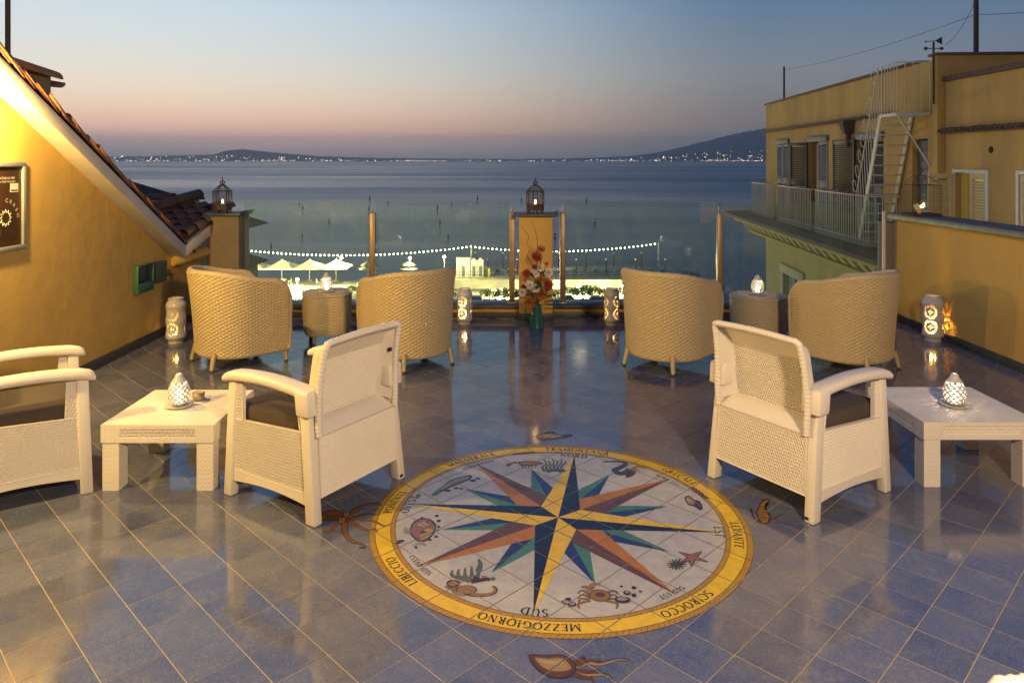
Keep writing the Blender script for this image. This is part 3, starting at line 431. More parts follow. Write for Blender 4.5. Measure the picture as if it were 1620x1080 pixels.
# ---- painted marks, each shape cut at the tile joints so that the grout shows through
def clip_half(poly, k, lim, sgn):
    out = []
    for p, q in zip(poly, poly[1:]+poly[:1]):
        dp = sgn*(lim-p[k]); dq = sgn*(lim-q[k])
        if dp >= 0: out.append(p)
        if (dp >= 0) != (dq >= 0):
            t = dp/(dp-dq); out.append((p[0]+(q[0]-p[0])*t, p[1]+(q[1]-p[1])*t))
    return out
HC = half-.0006
def print_poly(mb, poly, z, mi):
    ab = [to_ab(x, y) for x, y in poly]
    i0 = math.floor((min(p[0] for p in ab)-A0)/PITCH); i1 = math.floor((max(p[0] for p in ab)-A0)/PITCH)
    j0 = math.floor((min(p[1] for p in ab)-B0)/PITCH); j1 = math.floor((max(p[1] for p in ab)-B0)/PITCH)
    for i in range(i0, i1+1):
        ca = A0+PITCH*(i+.5); pi = clip_half(clip_half(ab, 0, ca+HC, 1), 0, ca-HC, -1)
        if len(pi) < 3: continue
        for j in range(j0, j1+1):
            cb = B0+PITCH*(j+.5); pp = clip_half(clip_half(pi, 1, cb+HC, 1), 1, cb-HC, -1)
            if len(pp) < 3: continue
            xy = [to_xy(*p) for p in pp]
            ar = sum(p[0]*q[1]-q[0]*p[1] for p, q in zip(xy, xy[1:]+xy[:1]))
            if abs(ar) < 1e-8: continue
            if ar < 0: xy.reverse()
            mb.add([(x, y, z) for x, y in xy], [tuple(range(len(xy)))], mi)
CC = (.22, 3.487); RROT = R(10.7)
def pol(r, ang): return (CC[0]+r*math.sin(ang), CC[1]+r*math.cos(ang))      # angle clockwise from the far side
def rng(mb, r0, r1, z, mi, n=96):
    for k in range(n):
        a, b = 2*math.pi*k/n, 2*math.pi*(k+1)/n
        if r0 <= 0: print_poly(mb, [CC, pol(r1, a), pol(r1, b)], z, mi)
        else: print_poly(mb, [pol(r0, a), pol(r1, a), pol(r1, b), pol(r0, b)], z, mi)
Z0 = .0009
mb = MB(); rng(mb, 0, .766, Z0, 0, 72); rose = mb.make('compass_rose', PAINT['white'], floor); rose['label'] = 'round painted compass rose set in the floor tiles'
mb = MB(); rng(mb, .790, .856, Z0, 0); mb.make('name_band', PAINT['yellow'], rose)
def rope(r0, r1, n):
    mb = MB(); rng(mb, r0, r1, Z0, 0)
    for k in range(n):
        a = 2*math.pi*k/n; da = (r1-r0)*.55/r0; w = .0022/r0
        print_poly(mb, [pol(r0+.002, a), pol(r1-.002, a+da), pol(r1-.002, a+da+w), pol(r0+.002, a+w)], Z0+.0003, 1)
    for rr in (r0, r1-.003):
        for k in range(96):
            a, b = 2*math.pi*k/96, 2*math.pi*(k+1)/96
            print_poly(mb, [pol(rr, a), pol(rr+.003, a), pol(rr+.003, b), pol(rr, b)], Z0+.0003, 1)
    mb.make('rope_border', [PAINT['gold'], PAINT['ropeline']], rose)
rope(.767, .790, 210); rope(.857, .886, 230)
# loose rope knots where the border is tied
for ang in (-22, 60):
    mb = MB()
    for q in range(3):
        pts = [pol(.782+.014*math.sin(i*.9+q*2.1), R(ang+i*.9-5)+RROT) for i in range(12)]
        for p, q2 in zip(pts, pts[1:]):
            d = Vector((q2[0]-p[0], q2[1]-p[1])).normalized()*.004; nn = (-d.y, d.x)
            print_poly(mb, [(p[0]+nn[0],p[1]+nn[1]), (p[0]-nn[0],p[1]-nn[1]), (q2[0]-nn[0],q2[1]-nn[1]), (q2[0]+nn[0],q2[1]+nn[1])], Z0+.0006, 0)
    mb.make('rope_knot', PAINT['rust'], rose)
def star(kk, ang, tip, ri, da, colA, colB, z, inner0):
    a = R(ang)+RROT; T = pol(tip, a); Lp = pol(ri, a-da); Rp = pol(ri, a+da); C0 = pol(inner0, a)
    mb = MB(); print_poly(mb, [C0, Lp, T], z, 0); print_poly(mb, [C0, T, Rp], z, 1)
    mb.make('star_point', [PAINT[colA], PAINT[colB]], rose)
for k in range(8): star(k, 22.5+45*k, .56, .315, R(10.6), 'teal', 'blue', Z0+.0003, .05)
for k in range(4): star(k, 45+90*k, .755, .235, R(22.5), 'orange', 'maroon', Z0+.0006, .02)
for k in range(4): star(k, 90*k, .752, .136, R(45), 'yellow', 'black', Z0+.0009, 0)

# serif capitals drawn with thick and thin strokes
TK, TN = .15, .065
def ln(x0, y0, x1, y1, w=TK): return [((x0,y0),(x1,y1),w,w)]
def sf(x, y, h=.13): return ln(x-h, y, x+h, y, TN)
def arc(cx, cy, rx, ry, a0, a1, n=9):
    r = []
    for i in range(n):
        a, b = R(a0+(a1-a0)*i/n), R(a0+(a1-a0)*(i+1)/n)
        wa, wb = (TN+(TK-TN)*abs(math.cos(x)) for x in (a, b))
        r.append(((cx+rx*math.cos(a), cy+ry*math.sin(a)), (cx+rx*math.cos(b), cy+ry*math.sin(b)), wa, wb))
    return r
FONT = {
 'A': (.82, ln(.08,0,.41,1,TN)+ln(.41,1,.74,0)+ln(.22,.34,.62,.34,TN)+sf(.08,0)+sf(.74,0)), 'B': (.66, ln(.17,0,.17,1)+arc(.22,.74,.30,.24,-90,90)+arc(.22,.26,.36,.26,-90,90)+sf(.12,0,.1)+sf(.12,1,.1)),
 'C': (.76, arc(.42,.5,.36,.5,50,310)+ln(.66,.82,.66,1,TN)), 'D': (.82, ln(.17,0,.17,1)+arc(.25,.5,.48,.5,-90,90,10)+sf(.14,0)+sf(.14,1)),
 'E': (.64, ln(.17,0,.17,1)+ln(.1,.97,.56,.97,TN)+ln(.17,.5,.46,.5,TN)+ln(.1,.03,.58,.03,TN)+ln(.55,.85,.55,.97,TN)+ln(.57,.03,.57,.17,TN)), 'G': (.82, arc(.42,.5,.36,.5,50,330)+ln(.68,.08,.68,.42)+sf(.66,.42)),
 'I': (.34, ln(.17,0,.17,1)+sf(.17,0)+sf(.17,1)), 'L': (.62, ln(.17,0,.17,1)+ln(.1,.03,.56,.03,TN)+ln(.55,.03,.55,.2,TN)+sf(.17,1)), 'M': (1.0, ln(.12,0,.12,1,TN)+ln(.12,1,.5,.1)+ln(.5,.1,.88,1,TN)+ln(.88,1,.88,0)+sf(.12,0)+sf(.88,0)),
 'N': (.84, ln(.14,0,.14,1,TN)+ln(.14,1,.70,0)+ln(.70,0,.70,1,TN)+sf(.14,0)+sf(.70,1)), 'O': (.88, arc(.44,.5,.37,.5,0,360,16)), 'P': (.64, ln(.17,0,.17,1)+arc(.22,.72,.33,.26,-90,90)+sf(.17,0)+sf(.12,1,.1)),
 'R': (.74, ln(.17,0,.17,1)+arc(.22,.74,.30,.25,-90,90)+ln(.32,.5,.66,0)+sf(.17,0)+sf(.12,1,.1)), 'S': (.60, arc(.30,.75,.21,.23,40,270,8)+arc(.30,.25,.23,.25,90,-140,8)), 'T': (.74, ln(.37,0,.37,1)+ln(.04,.97,.70,.97,TN)+sf(.37,0)+ln(.05,.82,.05,.97,TN)+ln(.69,.82,.69,.97,TN)),
 'U': (.80, ln(.15,1,.15,.35)+arc(.40,.35,.25,.33,180,360,8)+ln(.65,.35,.65,1,TN)+sf(.15,1)+sf(.65,1)), 'V': (.80, ln(.08,1,.40,0)+ln(.40,0,.72,1,TN)+sf(.08,1)+sf(.72,1)), 'Z': (.68, ln(.08,.97,.60,.97,TN)+ln(.60,.97,.08,.03)+ln(.08,.03,.62,.03,TN)+ln(.62,.03,.62,.18,TN)), ' ': (.4, [])}
def word(txt, ang, rb, size, sp=.10):
    adv = [FONT[c][0]+sp for c in txt]; tot = sum(adv)*size; s0 = -tot/2; mb = MB(); a0 = R(ang)+RROT
    for c, w in zip(txt, adv):
        for (p, q, wp, wq) in FONT[c][1]:
            d = Vector((q[0]-p[0], q[1]-p[1]))
            if d.length < 1e-6: continue
            d.normalize(); n = Vector((-d.y, d.x)); ext = d*.02
            quad = [(p[0]-ext.x+n.x*wp/2, p[1]-ext.y+n.y*wp/2), (p[0]-ext.x-n.x*wp/2, p[1]-ext.y-n.y*wp/2), (q[0]+ext.x-n.x*wq/2, q[1]+ext.y-n.y*wq/2), (q[0]+ext.x+n.x*wq/2, q[1]+ext.y+n.y*wq/2)]
            print_poly(mb, [pol(rb+y*size, a0+(s0+x*size)/rb) for x, y in quad], Z0+.0014, 0)
        s0 += w*size
    mb.make('lettering', PAINT['ink'], rose)
for k, (wd, pt) in enumerate([('TRAMONTANA','NORD'),('GRECALE','NORD EST'),('LEVANTE','EST'),('SCIROCCO','SUD EST'),('MEZZOGIORNO','SUD'),('LIBECCIO','SUD OVEST'),('PONENTE','OVEST'),('MAESTRALE','NORD OVEST')]):
    word(wd, 45*k+.8, .804, .039, .13)
    word(pt, 45*k+(0 if k%2 == 0 else .4), .722, .042 if k%2 == 0 else .024, .12)

def creature(name, prims):
    used = []; mb = MB(); z = Z0+.0006
    def mi(c):
        if c not in used: used.append(c)
        return used.index(c)
    for pr in prims:
        z += .00005
        if pr[0] == 'e':
            _, c, rx, ry, col = pr; n = 16
            pts = [(c[0]+rx*math.cos(2*math.pi*i/n), c[1]+ry*math.sin(2*math.pi*i/n)) for i in range(n)]; print_poly(mb, pts, z, mi(col))
        elif pr[0] == 'p':
            src = pr[1]; pts = []; m_ = len(src)
            for i in range(m_):                     # round the outline
                p0, p1, p2, p3 = (Vector(src[(i+k) % m_]) for k in (-1,0,1,2))
                for s_ in range(4):
                    t_ = s_/4; pts.append(tuple(.5*((2*p1)+(p2-p0)*t_+(2*p0-5*p1+4*p2-p3)*t_*t_+(3*p1-p0-3*p2+p3)*t_**3)))
            c = (sum(p[0] for p in pts)/len(pts), sum(p[1] for p in pts)/len(pts))
            for p, q in zip(pts, pts[1:]+pts[:1]): print_poly(mb, [c, p, q], z, mi(pr[2]))
        else:
            _, pts, w0, w1, col = pr; P = []
            for i in range(len(pts)-1):             # smooth the stroke
                p0, p1, p2, p3 = (Vector(pts[max(0, min(len(pts)-1, i+k))]) for k in (-1,0,1,2))
                for s in range(4):
                    t = s/4; P.append(.5*((2*p1)+(p2-p0)*t+(2*p0-5*p1+4*p2-p3)*t*t+(3*p1-p0-3*p2+p3)*t**3))
            P.append(Vector(pts[-1])); n = len(P)-1; prev = None
            for i, p in enumerate(P):
                d = (P[min(i+1, n)]-P[max(i-1, 0)])
                d = d.normalized() if d.length > 1e-6 else Vector((1,0)); w = (w0+(w1-w0)*i/n)/2; q = (p+Vector((-d.y,d.x))*w, p-Vector((-d.y,d.x))*w)
                if prev: print_poly(mb, [tuple(prev[0]), tuple(prev[1]), tuple(q[1]), tuple(q[0])], z, mi(col))
                prev = q
    mb.make('painted_'+name.replace('painted_', ''), [PAINT[c] for c in used], floor)
for nm, pr in CREATURES.items(): creature(nm, pr)

# ================================================================== PARAPET, PILLARS, BALUSTRADES, SIDE WALL
par = thing('parapet_wall', 'low yellow parapet with dark coping along the sea edge of the terrace', 'parapet', (0, 7.9, 0))
MB().box((-3.36,.03,.0), (4.1,.30,.10)).make('wall', PLASTER_R, par)
MB().cbox((-3.36,.0,-.002), (4.1,.028,.062), .004).make('skirting', SKIRT, par)
MB().cbox((-3.36,-.012,.102), (4.08,.34,.142), .006).make('coping', SLATE, par)

def pillar(name, label, x0, x1, y0, y1, top, m, capx):
    p = thing(name, label, 'pillar', ((x0+x1)/2, (y0+y1)/2, 0)); w = (x1-x0)/2; d = (y1-y0)/2
    MB().cbox((-w,-d,0), (w,d,top), .008).make('shaft', m, p)
    MB().cbox((-w-.012,-d-.012,-.001), (w+.012,d+.012,.075), .004).make('plinth', SKIRT, p)
    c = MB().cbox((-w-capx,-d-.04,top+.001), (w+capx,d+.04,top+.032), .005)
    c.make('cap', SLATE, p)
    c = MB().cbox((w+capx-.012,-d-.042,top+.03), (w+capx+.012,d+.042,top+.052), .004); c.make('cap_lip', SLATE, p)
    return p
pillar('yellow_pillar', 'yellow plastered pillar in the middle of the glass balustrade', .075, .435, 7.80, 8.10, 1.10, PLASTER_R, .055)
pillar('corner_pillar', 'brown plastered corner pillar beside the sloping tiled roof', -3.30, -2.95, 7.90, 8.22, 1.10, GREYPLASTER, .03)

def balustrade(label, panes, posts):
    b = thing('glass_balustrade', label, 'balustrade', (0, 8.02, .142))
    for x0, x1 in panes:
        g = MB().box((x0,.03,.012), (x1,.042,1.10)).make('pane', GLASS, b)
        MB().box((x0,.0295,1.1005), (x1,.0425,1.103)).make('edge', GLASS_EDGE, g)
    for x, w in posts:
        p = MB().cbox((x-w/2,-.035,0), (x+w/2,.025,.985), .005).make('post', BRONZE, b)
        MB().cbox((x-w/2-.02,-.05,-.001), (x+w/2+.02,.04,.012), .003).make('base_plate', STEEL, p)
        MB().tube([(x,.034,.9),(x,.034,1.06)], .008, 8).make('pin', STEEL, p)
balustrade('glass balustrade between the brown corner pillar and the yellow pillar', [(-2.94,-1.555),(-1.495,-.03)], [(-1.525,.062),(.0,.062)])
balustrade('glass balustrade between the yellow pillar and the ochre side wall', [(.585,2.245),(2.305,4.03)], [(.555,.06),(2.275,.06)])
wp = thing('railing_post', 'slim white upright post at the end of the glass balustrade', 'post', (4.09, 8.05, 0))
MB().cbox((-.014,-.014,0), (.014,.014,1.14), .003).make('pole', WHITEPAINT, wp); MB().cbox((-.03,-.03,-.001), (.03,.03,.01), .002).make('base_plate', WHITEPAINT, wp)

rw = thing('side_wall', 'chest high ochre side wall with dark coping beside the terrace', 'wall', (4.1, 0, 0))
MB().box((0,.2,-.2), (.24,7.82,1.075)).make('wall', PLASTER_R, rw)
MB().cbox((-.012,.2,0), (-.0005,7.83,.075), .003).make('skirting', SKIRT, rw)
MB().cbox((-.01,7.80,0), (.25,7.835,1.074), .004).make('end_strip', GREYPLASTER, rw)
MB().cbox((-.05,.15,1.077), (.30,7.90,1.138), .006).make('coping', SLATE, rw)
MB().box((.02,7.84,-.2), (.22,8.25,1.02)).make('end_pier', GREYPLASTER, rw)

# ================================================================== YELLOW HOUSE ON THE LEFT
WX = -3.4; SL = .571
def zl(y): return .775+SL*(7.22-y)          # underside of the verge along the gable
hs = thing('yellow_house', 'yellow plastered house with sloping tiled roof edge beside the terrace', 'house', (WX, 7.22, 0))
def ph(*p): return tuple((x-WX, y-7.22, z) for x, y, z in p)
mb = MB(); prof = [(-1.5,-.3),(8.0,-.3),(8.0,.98),(7.34,.78),(7.22,.79),(3.0,zl(3.0)),(-1.5,zl(3.0))]
n = len(prof)
mb.add([(0,y-7.22,z) for y, z in prof]+[(-3.2,y-7.22,z) for y, z in prof], [tuple(range(n)), tuple(range(2*n-1, n-1, -1))]+[(i,(i+1)%n,n+(i+1)%n,n+i)[::-1] for i in range(n)])
mb.make('wall', PLASTER, hs)
mb = MB(); mb.cbox((.0005,-8.6,0), (.016,.9,.085), .004); mb.make('skirting', SKIRT, hs)
# verge board: soffit below, cream fascia outwards; falls to the valley and rises beyond it
def board(name, ya, za, yb, zb, x0, x1, th, m):
    mb = MB(); q = lambda y, z: [(x0,y-7.22,z),(x1,y-7.22,z)]
    lo = [(x0,ya-7.22,za),(x1,ya-7.22,za),(x1,yb-7.22,zb),(x0,yb-7.22,zb)]
    return mb.chexa(lo, [(x,y,z+th) for x, y, z in lo], .006).make(name, m, hs)
board('verge_board', 3.0, zl(3.0)+.004, 7.30, zl(7.30)+.004, -.1, .150, .118, CREAM)
board('verge_board', 7.305, zl(7.30)+.006, 8.42, 1.02, -.1, .145, .115, CREAM)
def barrel(L_, r0, r1, n=7, th=.012):
    mb = MB(); vs = []
    for k, (y, r) in enumerate(((0, r0), (L_, r1))):
        for rr in (r, r-th):
            for i in range(n+1):
                a = math.pi*i/n; vs.append((rr*math.cos(a), y, rr*math.sin(a)))
    m = n+1; fs = []
    for i in range(n): fs += [(i,i+1,2*m+i+1,2*m+i), (m+i+1,m+i,3*m+i,3*m+i+1), (i+1,i,m+i,m+i+1), (2*m+i,2*m+i+1,3*m+i+1,3*m+i)]
    fs += [(0,2*m,3*m,m), (m-1,2*m-1,4*m-1,3*m-1)]
    mb.add(vs, fs, 0, True); return mb
bar_me = barrel(.30, .066, .050).mesh('roof_tile', TERRACOTTA); bar_dk = barrel(.34, .072, .060).mesh('roof_tile', DARKTILE)
rnd = random.Random(8)
ang = math.atan(SL)
for col_ in range(3):
    for k in range(27):
        y = 3.95+k*.1255+(.06 if col_ else 0); z = zl(y)+.128
        o = link('roof_tile', bar_me, hs, (.085-.12*col_+rnd.uniform(-.008,.008), y-7.22+.30, z-.30*SL+rnd.uniform(-.006,.008)+.012), rot=(ang+.15, rnd.uniform(-.06,.06), math.pi+rnd.uniform(-.05,.05)))
# low roof rising beyond the valley
slope2 = (1.02-.80)/(8.42-7.30); ang2 = math.atan(slope2)
for c in range(9):
    for k in range(5):
        y = 7.36+k*.23; z = .80+slope2*(y-7.30)+.120
        link('roof_tile', bar_dk, hs, (.09-.15*c+rnd.uniform(-.008,.008), y-7.22, z+rnd.uniform(-.004,.006)+.01), rot=(ang2-.07, rnd.uniform(-.04,.04), rnd.uniform(-.05,.05)))
mb = MB(); mb.hexa(ph((-5.2,7.3,.79),(-3.3,7.3,.79),(-3.3,8.42,1.01),(-5.2,8.42,1.01)), ph((-5.2,7.3,.95),(-3.3,7.3,.95),(-3.3,8.42,1.17),(-5.2,8.42,1.17))); mb.make('roof_bed', DARKTILE, hs)
# hip ridge running up to a small capped wall
for k in range(4):
    p = Vector((-4.15+.12*k-WX, 7.62+.20*k-7.22, 1.05+.055*k)); link('ridge_tile', bar_dk, hs, p, rot=(.26, 0, R(-31)), scale=(1.25,1,1.2))
mb = MB(); mb.box(ph((-5.2,8.50,.9))[0], ph((-3.75,8.78,1.24))[0]); mb.make('low_wall', GREYPLASTER, hs)
for k in range(5):
    link('ridge_tile', bar_dk, hs, (-3.66-.32*k-WX, 8.62-7.22, 1.235+.008*(k%2)), rot=(0, 0, R(90)), scale=(1.35,1,1.05))
for k in range(3):
    link('ridge_tile', bar_dk, hs, (-3.36-.2*k-WX, 8.50-7.22, 1.09-.01*k), rot=(.02, 0, R(90)), scale=(1.1,.9,.8))
mb = MB(); mb.tube([(.03,.06,.705),(.06,.10,.70),(.09,.75,.72),(.09,.84,.71),(.085,.88,.62),(.085,.88,.0)], .055, 14); mb.make('rain_pipe', PLASTER_R, hs)
mb = MB(); mb.lathe([(.063,-.02),(.063,.02)], 14, c=(.085,.88,.58)); mb.lathe([(.062,-.015),(.062,.015)], 14, c=(.085,.88,.25)); mb.make('pipe_collar', PLASTER_R, hs)
# capped chimney on the roof
cx0, cx1, cy0, cy1 = -4.5, -3.68, 5.05, 5.84
mb = MB(); mb.box(ph((cx0,cy0,1.7))[0], ph((cx1,cy1,2.385))[0]); ch = mb.make('chimney', GREYPLASTER, hs)
for k in range(5):
    link('chimney_tile', bar_me, ch, (-.27-.165*k, 5.16-7.22, 2.385), rot=(R(-3), 0, 0), scale=(1.55,2.35,1.35))
link('spout_tile', bar_dk, ch, (-.36, 5.80-7.22, 2.345), rot=(0, R(180), 0), scale=(.8,.85,.7))

# roof antenna mast over the yellow house
am = thing('antenna_mast', 'dark antenna mast rising from the roof of the yellow house', 'antenna', (-3.72, 5.4, 2.2))
mb = MB(); mb.tube([(0,0,-.2),(0,0,.9),(.004,0,1.5)], .018, 8); mb.make('pole', RUSTIRON, am)
mb = MB(); mb.tube([(0,0,1.02),(0,.0,1.24)], .024, 8); mb.make('clamp', RUSTIRON, am)

# framed poster
ps = thing('framed_poster', 'dark drinks poster in a grey metal frame on the yellow wall', 'poster', (WX+.001, 4.80, 1.09))
FR = mat('grey aluminium frame', (.30,.29,.28), (.26,.25,.24), 8, 3, .45, metal=.3)
mb = MB(); y0, y1, z1, fw = -.34, .29, .60, .032
mb.cbox((.0,y0,0), (.024,y1,fw), .003); mb.cbox((0,y0,z1-fw), (.024,y1,z1), .003); mb.cbox((0,y0,fw), (.024,y0+fw,z1-fw), .003); mb.cbox((0,y1-fw,fw), (.024,y1,z1-fw), .003); mb.make('frame', FR, ps)
PB = mat('brown printed poster', (.030,.016,.006), (.055,.022,.008), 5, 3, .3)
MB().box((.001,y0+fw,fw), (.008,y1-fw,z1-fw)).make('print', PB, ps)
def text_mesh(body, size):
    c = bpy.data.curves.new('txt', 'FONT'); c.body = body; c.size = size; c.align_x = 'CENTER'; o = bpy.data.objects.new('txt', c); COL.objects.link(o)
    dg = bpy.context.evaluated_depsgraph_get(); me = bpy.data.meshes.new_from_object(o.evaluated_get(dg)); bpy.data.objects.remove(o); return me
INKW = mat('pale print', (.62,.58,.46), None, rough=.4)
def ptext(body, size, y, z, tilt=0):
    me = text_mesh(body, size); me.materials.clear(); me.materials.append(INKW)
    o = link('lettering', me, ps, (.0092, y, z)); o.rotation_euler = Matrix(((0,0,1),(math.cos(tilt),-math.sin(tilt),0),(math.sin(tilt),math.cos(tilt),0))).to_euler(); return o
ptext('IN CASE OF FIRE', .022, .11, .484); ptext('CRASH CARD ENCLOSED', .017, .10, .462)
for i, c_ in enumerate('PE CRASH'):
    ptext(c_, .036, .10+.11*math.sin(R(-52+19*i)), .215+.115*math.cos(R(-52+19*i)), R(52-19*i))
mb = MB(); pts = []
for k in range(24): r = .058 if k%2 == 0 else .036; a = 2*math.pi*k/24; pts.append((r*math.cos(a), r*math.sin(a)))
for p, q in zip(pts, pts[1:]+pts[:1]): mb.tube([(.0095,.10+p[0],.225+p[1]),(.0095,.10+q[0],.225+q[1])], .0022, 4, caps=False)
mb.make('starburst', INKW, ps)
mb = MB(); mb.box((.0085,.145,.395), (.0095,.225,.455)); sk = mb.make('sticker', mat('pale sticker', (.55,.46,.40), None, rough=.5), ps)
MB().box((.0097,.152,.402), (.0102,.218,.412)).make('stripe', PAINT['maroon'], sk)
mb = MB(); mb.grid(lambda u, v: (.0089, -.08+.13*v*math.cos(2*math.pi*u), .13+.10*v*math.sin(2*math.pi*u)), 24, 2, flip=True); mb.make('printed_glass', mat('ochre print', (.30,.20,.03), (.20,.13,.02), 20, 4, .4), ps)
MB().box((.0091,.125,.095), (.0096,.205,.135)).make('printed_box', PB, ps)

# wall lamp under the eaves, just beyond the picture's edge, lighting the terrace
el = thing('wall_lamp', 'lit bulkhead lamp under the eaves of the yellow house', 'lamp', (WX+.001, 4.47, 2.0))
MB().lathe([(0,0),(.05,0),(.05,.02),(0,.02)], 20).make('backplate', BLACKIRON, el).rotation_euler = (0, R(90), 0)
mb = MB(); mb.tube([(.02,0,0),(.085,0,0)], .014, 10); mb.make('arm', BLACKIRON, el)
mb = MB(); mb.lathe([(.001,-.05),(.03,-.042),(.046,-.02),(.05,0),(.046,.02),(.03,.042),(.001,.05)], 18, c=(.13,0,0)); gl_ = mb.make('globe', emit('lit lamp globe', (1,.74,.36), 60, False), el)
lamp('eave_light', (.20, 0, -.01), EAVE_LAMP_W, WARM, .05, el)

el2 = thing('wall_lamp', 'second lit bulkhead lamp on the yellow house, nearer the viewpoint', 'lamp', (WX+.001, 2.6, 1.95))
for o in list(el.children):
    if o.type == 'MESH': c_ = o.copy(); COL.objects.link(c_); c_.parent = el2
lamp('eave_light', (.20, 0, -.01), EAVE_LAMP2_W, WARM, .05, el2)

# open utility box and tap on the yellow wall
ub = thing('utility_box', 'small green utility box with its lid open on the yellow wall', 'utility box', (WX+.001, 6.56, .50))
GB = mat('green plastic', (.05,.13,.075), (.035,.10,.06), 12, 3, .4); DG = mat('dark grey plastic', (.03,.045,.05), None, rough=.4)
mb = MB(); mb.cbox((0,0,0), (.05,.29,.012), .003); mb.cbox((0,0,.012), (.05,.012,.25), .003); mb.cbox((0,.278,.012), (.05,.29,.25), .003); mb.cbox((0,.012,.238), (.05,.278,.25), .003); mb.make('case', GB, ub)
MB().box((.002,.014,.014), (.006,.276,.236)).make('backplate', DG, ub)
MB().cbox((.01,.05,.10), (.045,.15,.235), .004).make('meter', DG, ub); MB().chexa([(.012,.02,.016),(.05,.02,.016),(.05,.27,.016),(.012,.27,.016)], [(.012,.02,.03),(.05,.02,.09),(.05,.27,.09),(.012,.27,.03)], .004).make('flap', GB, ub)
MB().chexa([(.02,.295,.05),(.03,.295,.05),(.10,.44,.05),(.09,.445,.05)], [(.02,.295,.25),(.03,.295,.25),(.10,.44,.25),(.09,.445,.25)], .004).make('lid', DG, ub)
tp = thing('garden_tap', 'small brass garden tap on the yellow wall', 'tap', (WX+.001, 7.17, .59))
BRASS = mat('old brass', (.30,.19,.08), (.22,.13,.05), 30, 3, .4, metal=.8)
MB().tube([(0,0,0),(.06,0,0),(.085,0,-.01),(.09,0,-.045)], .012, 10).make('spout', BRASS, tp); MB().tube([(.045,0,0),(.045,0,.035)], .009, 8).make('valve', BRASS, tp)
MB().cbox((.035,-.035,.035), (.055,.035,.043), .003).make('handle', BRASS, tp)

# ================================================================== OCHRE APARTMENT BUILDING ON THE RIGHT
BA = R(-94.18)
ab = thing('apartment_building', 'ochre apartment building with dark cornice, balconies and rooftop parapet', 'building', (8.33, 24, 0), BA)
def wall_open(mb, x0, x1, z0, z1, ops, y=0, depth=.22, mi=0):
    X = sorted({x0, x1, *[o[0] for o in ops], *[o[1] for o in ops]}); Zs = sorted({z0, z1, *[o[2] for o in ops], *[o[3] for o in ops]})
    for a, b in zip(X, X[1:]):
        for c, d in zip(Zs, Zs[1:]):
            mx, mz = (a+b)/2, (c+d)/2
            if any(o[0] < mx < o[1] and o[2] < mz < o[3] for o in ops): continue
            mb.add([(a,y,c),(b,y,c),(b,y,d),(a,y,d)], [(0,1,2,3)], mi)
    for a, b, c, d in ops:
        e = y+depth
        mb.add([(a,y,c),(a,e,c),(a,e,d),(a,y,d)], [(0,1,2,3)], mi); mb.add([(b,y,c),(b,e,c),(b,e,d),(b,y,d)], [(3,2,1,0)], mi)
        mb.add([(a,y,d),(a,e,d),(b,e,d),(b,y,d)], [(0,1,2,3)], mi); mb.add([(a,y,c),(a,e,c),(b,e,c),(b,y,c)], [(3,2,1,0)], mi)
BF = .07
doors = [(1.30,2.50,BF,2.20), (4.25,5.70,BF,2.19), (7.55,8.90,BF,2.16), (10.15,10.75,BF,2.10)]
mb = MB(); wall_open(mb, 0, 11.0, -.05, 3.50, doors)
mb.add([(0,0,-.05),(0,9,-.05),(0,9,3.5),(0,0,3.5)], [(0,1,2,3)]); mb.add([(0,0,3.5),(11,0,3.5),(11,9,3.5),(0,9,3.5)], [(0,1,2,3)])
mb.add([(0,9,-.05),(11,9,-.05),(11,9,3.5),(0,9,3.5)], [(3,2,1,0)])
mb.make('upper_wall', PLASTER_B, ab)
lw = [(2.02,3.55,-6,-1.62)]
mb = MB(); wall_open(mb, 0, 13.0, -14, -.055, [(2.02,3.62,-4.6,-1.66)], depth=.3)
mb.add([(0,0,-14),(0,9,-14),(0,9,-.055),(0,0,-.055)], [(0,1,2,3)]); mb.add([(13,0,-14),(13,9,-14),(13,9,-.055),(13,0,-.055)], [(3,2,1,0)])
mb.make('lower_wall', PLASTER_G, ab)
for a, b, c, d in doors: MB().box((a-.05,.215,c-.02), (b+.05,.24,d+.02)).make('dark_opening', DARK, ab)
mb = MB(); mb.cbox((-.06,-.05,3.502), (10.4,.35,3.56), .01); mb.make('parapet_coping', DARKTILE, ab)
mb = MB(); mb.cbox((-.12,-.12,2.60), (9.3,-.001,2.66), .01); mb.cbox((-.12,-.11,2.60), (-.002,6,2.66), .01); mb.make('tile_string_course', DARKTILE, ab)
# projecting dark cornice roof and its corbels
mb = MB(); mb.chexa([(-1.15,-1.15,-.14),(12.6,-1.15,-.14),(12.6,.0,-.14),(-1.15,.0,-.14)], [(-1.15,-1.15,-.05),(12.6,-1.15,-.05),(12.6,-.002,.02),(-1.15,-.002,.02)], .01)
mb.box((-1.15,.001,-.14), (-.002,9,-.03)); mb.make('cornice_roof', DARKTILE, ab)
mb = MB(); mb.cbox((-.85,-.86,-.30), (12.4,-.002,-.143), .015); mb.cbox((-.85,.0,-.30), (-.003,9,-.143), .015); mb.make('cornice_moulding', PLASTER_G, ab)
mb = MB(); mb.cbox((-.45,-.45,-.68), (12.4,-.003,-.60), .012); mb.cbox((-.45,.0,-.68), (-.003,9,-.60), .012); mb.make('frieze', PLASTER_G, ab)
cor = MB(); cor.chexa([(-.13,-.52,-.54),(.13,-.52,-.54),(.13,-.002,-.60),(-.13,-.002,-.60)], [(-.13,-.72,-.303),(.13,-.72,-.303),(.13,-.002,-.303),(-.13,-.002,-.303)], .012); cor_me = cor.mesh('corbel', PLASTER_G)
for k in range(22): link('corbel', cor_me, ab, (-.35+.57*k, 0, 0))
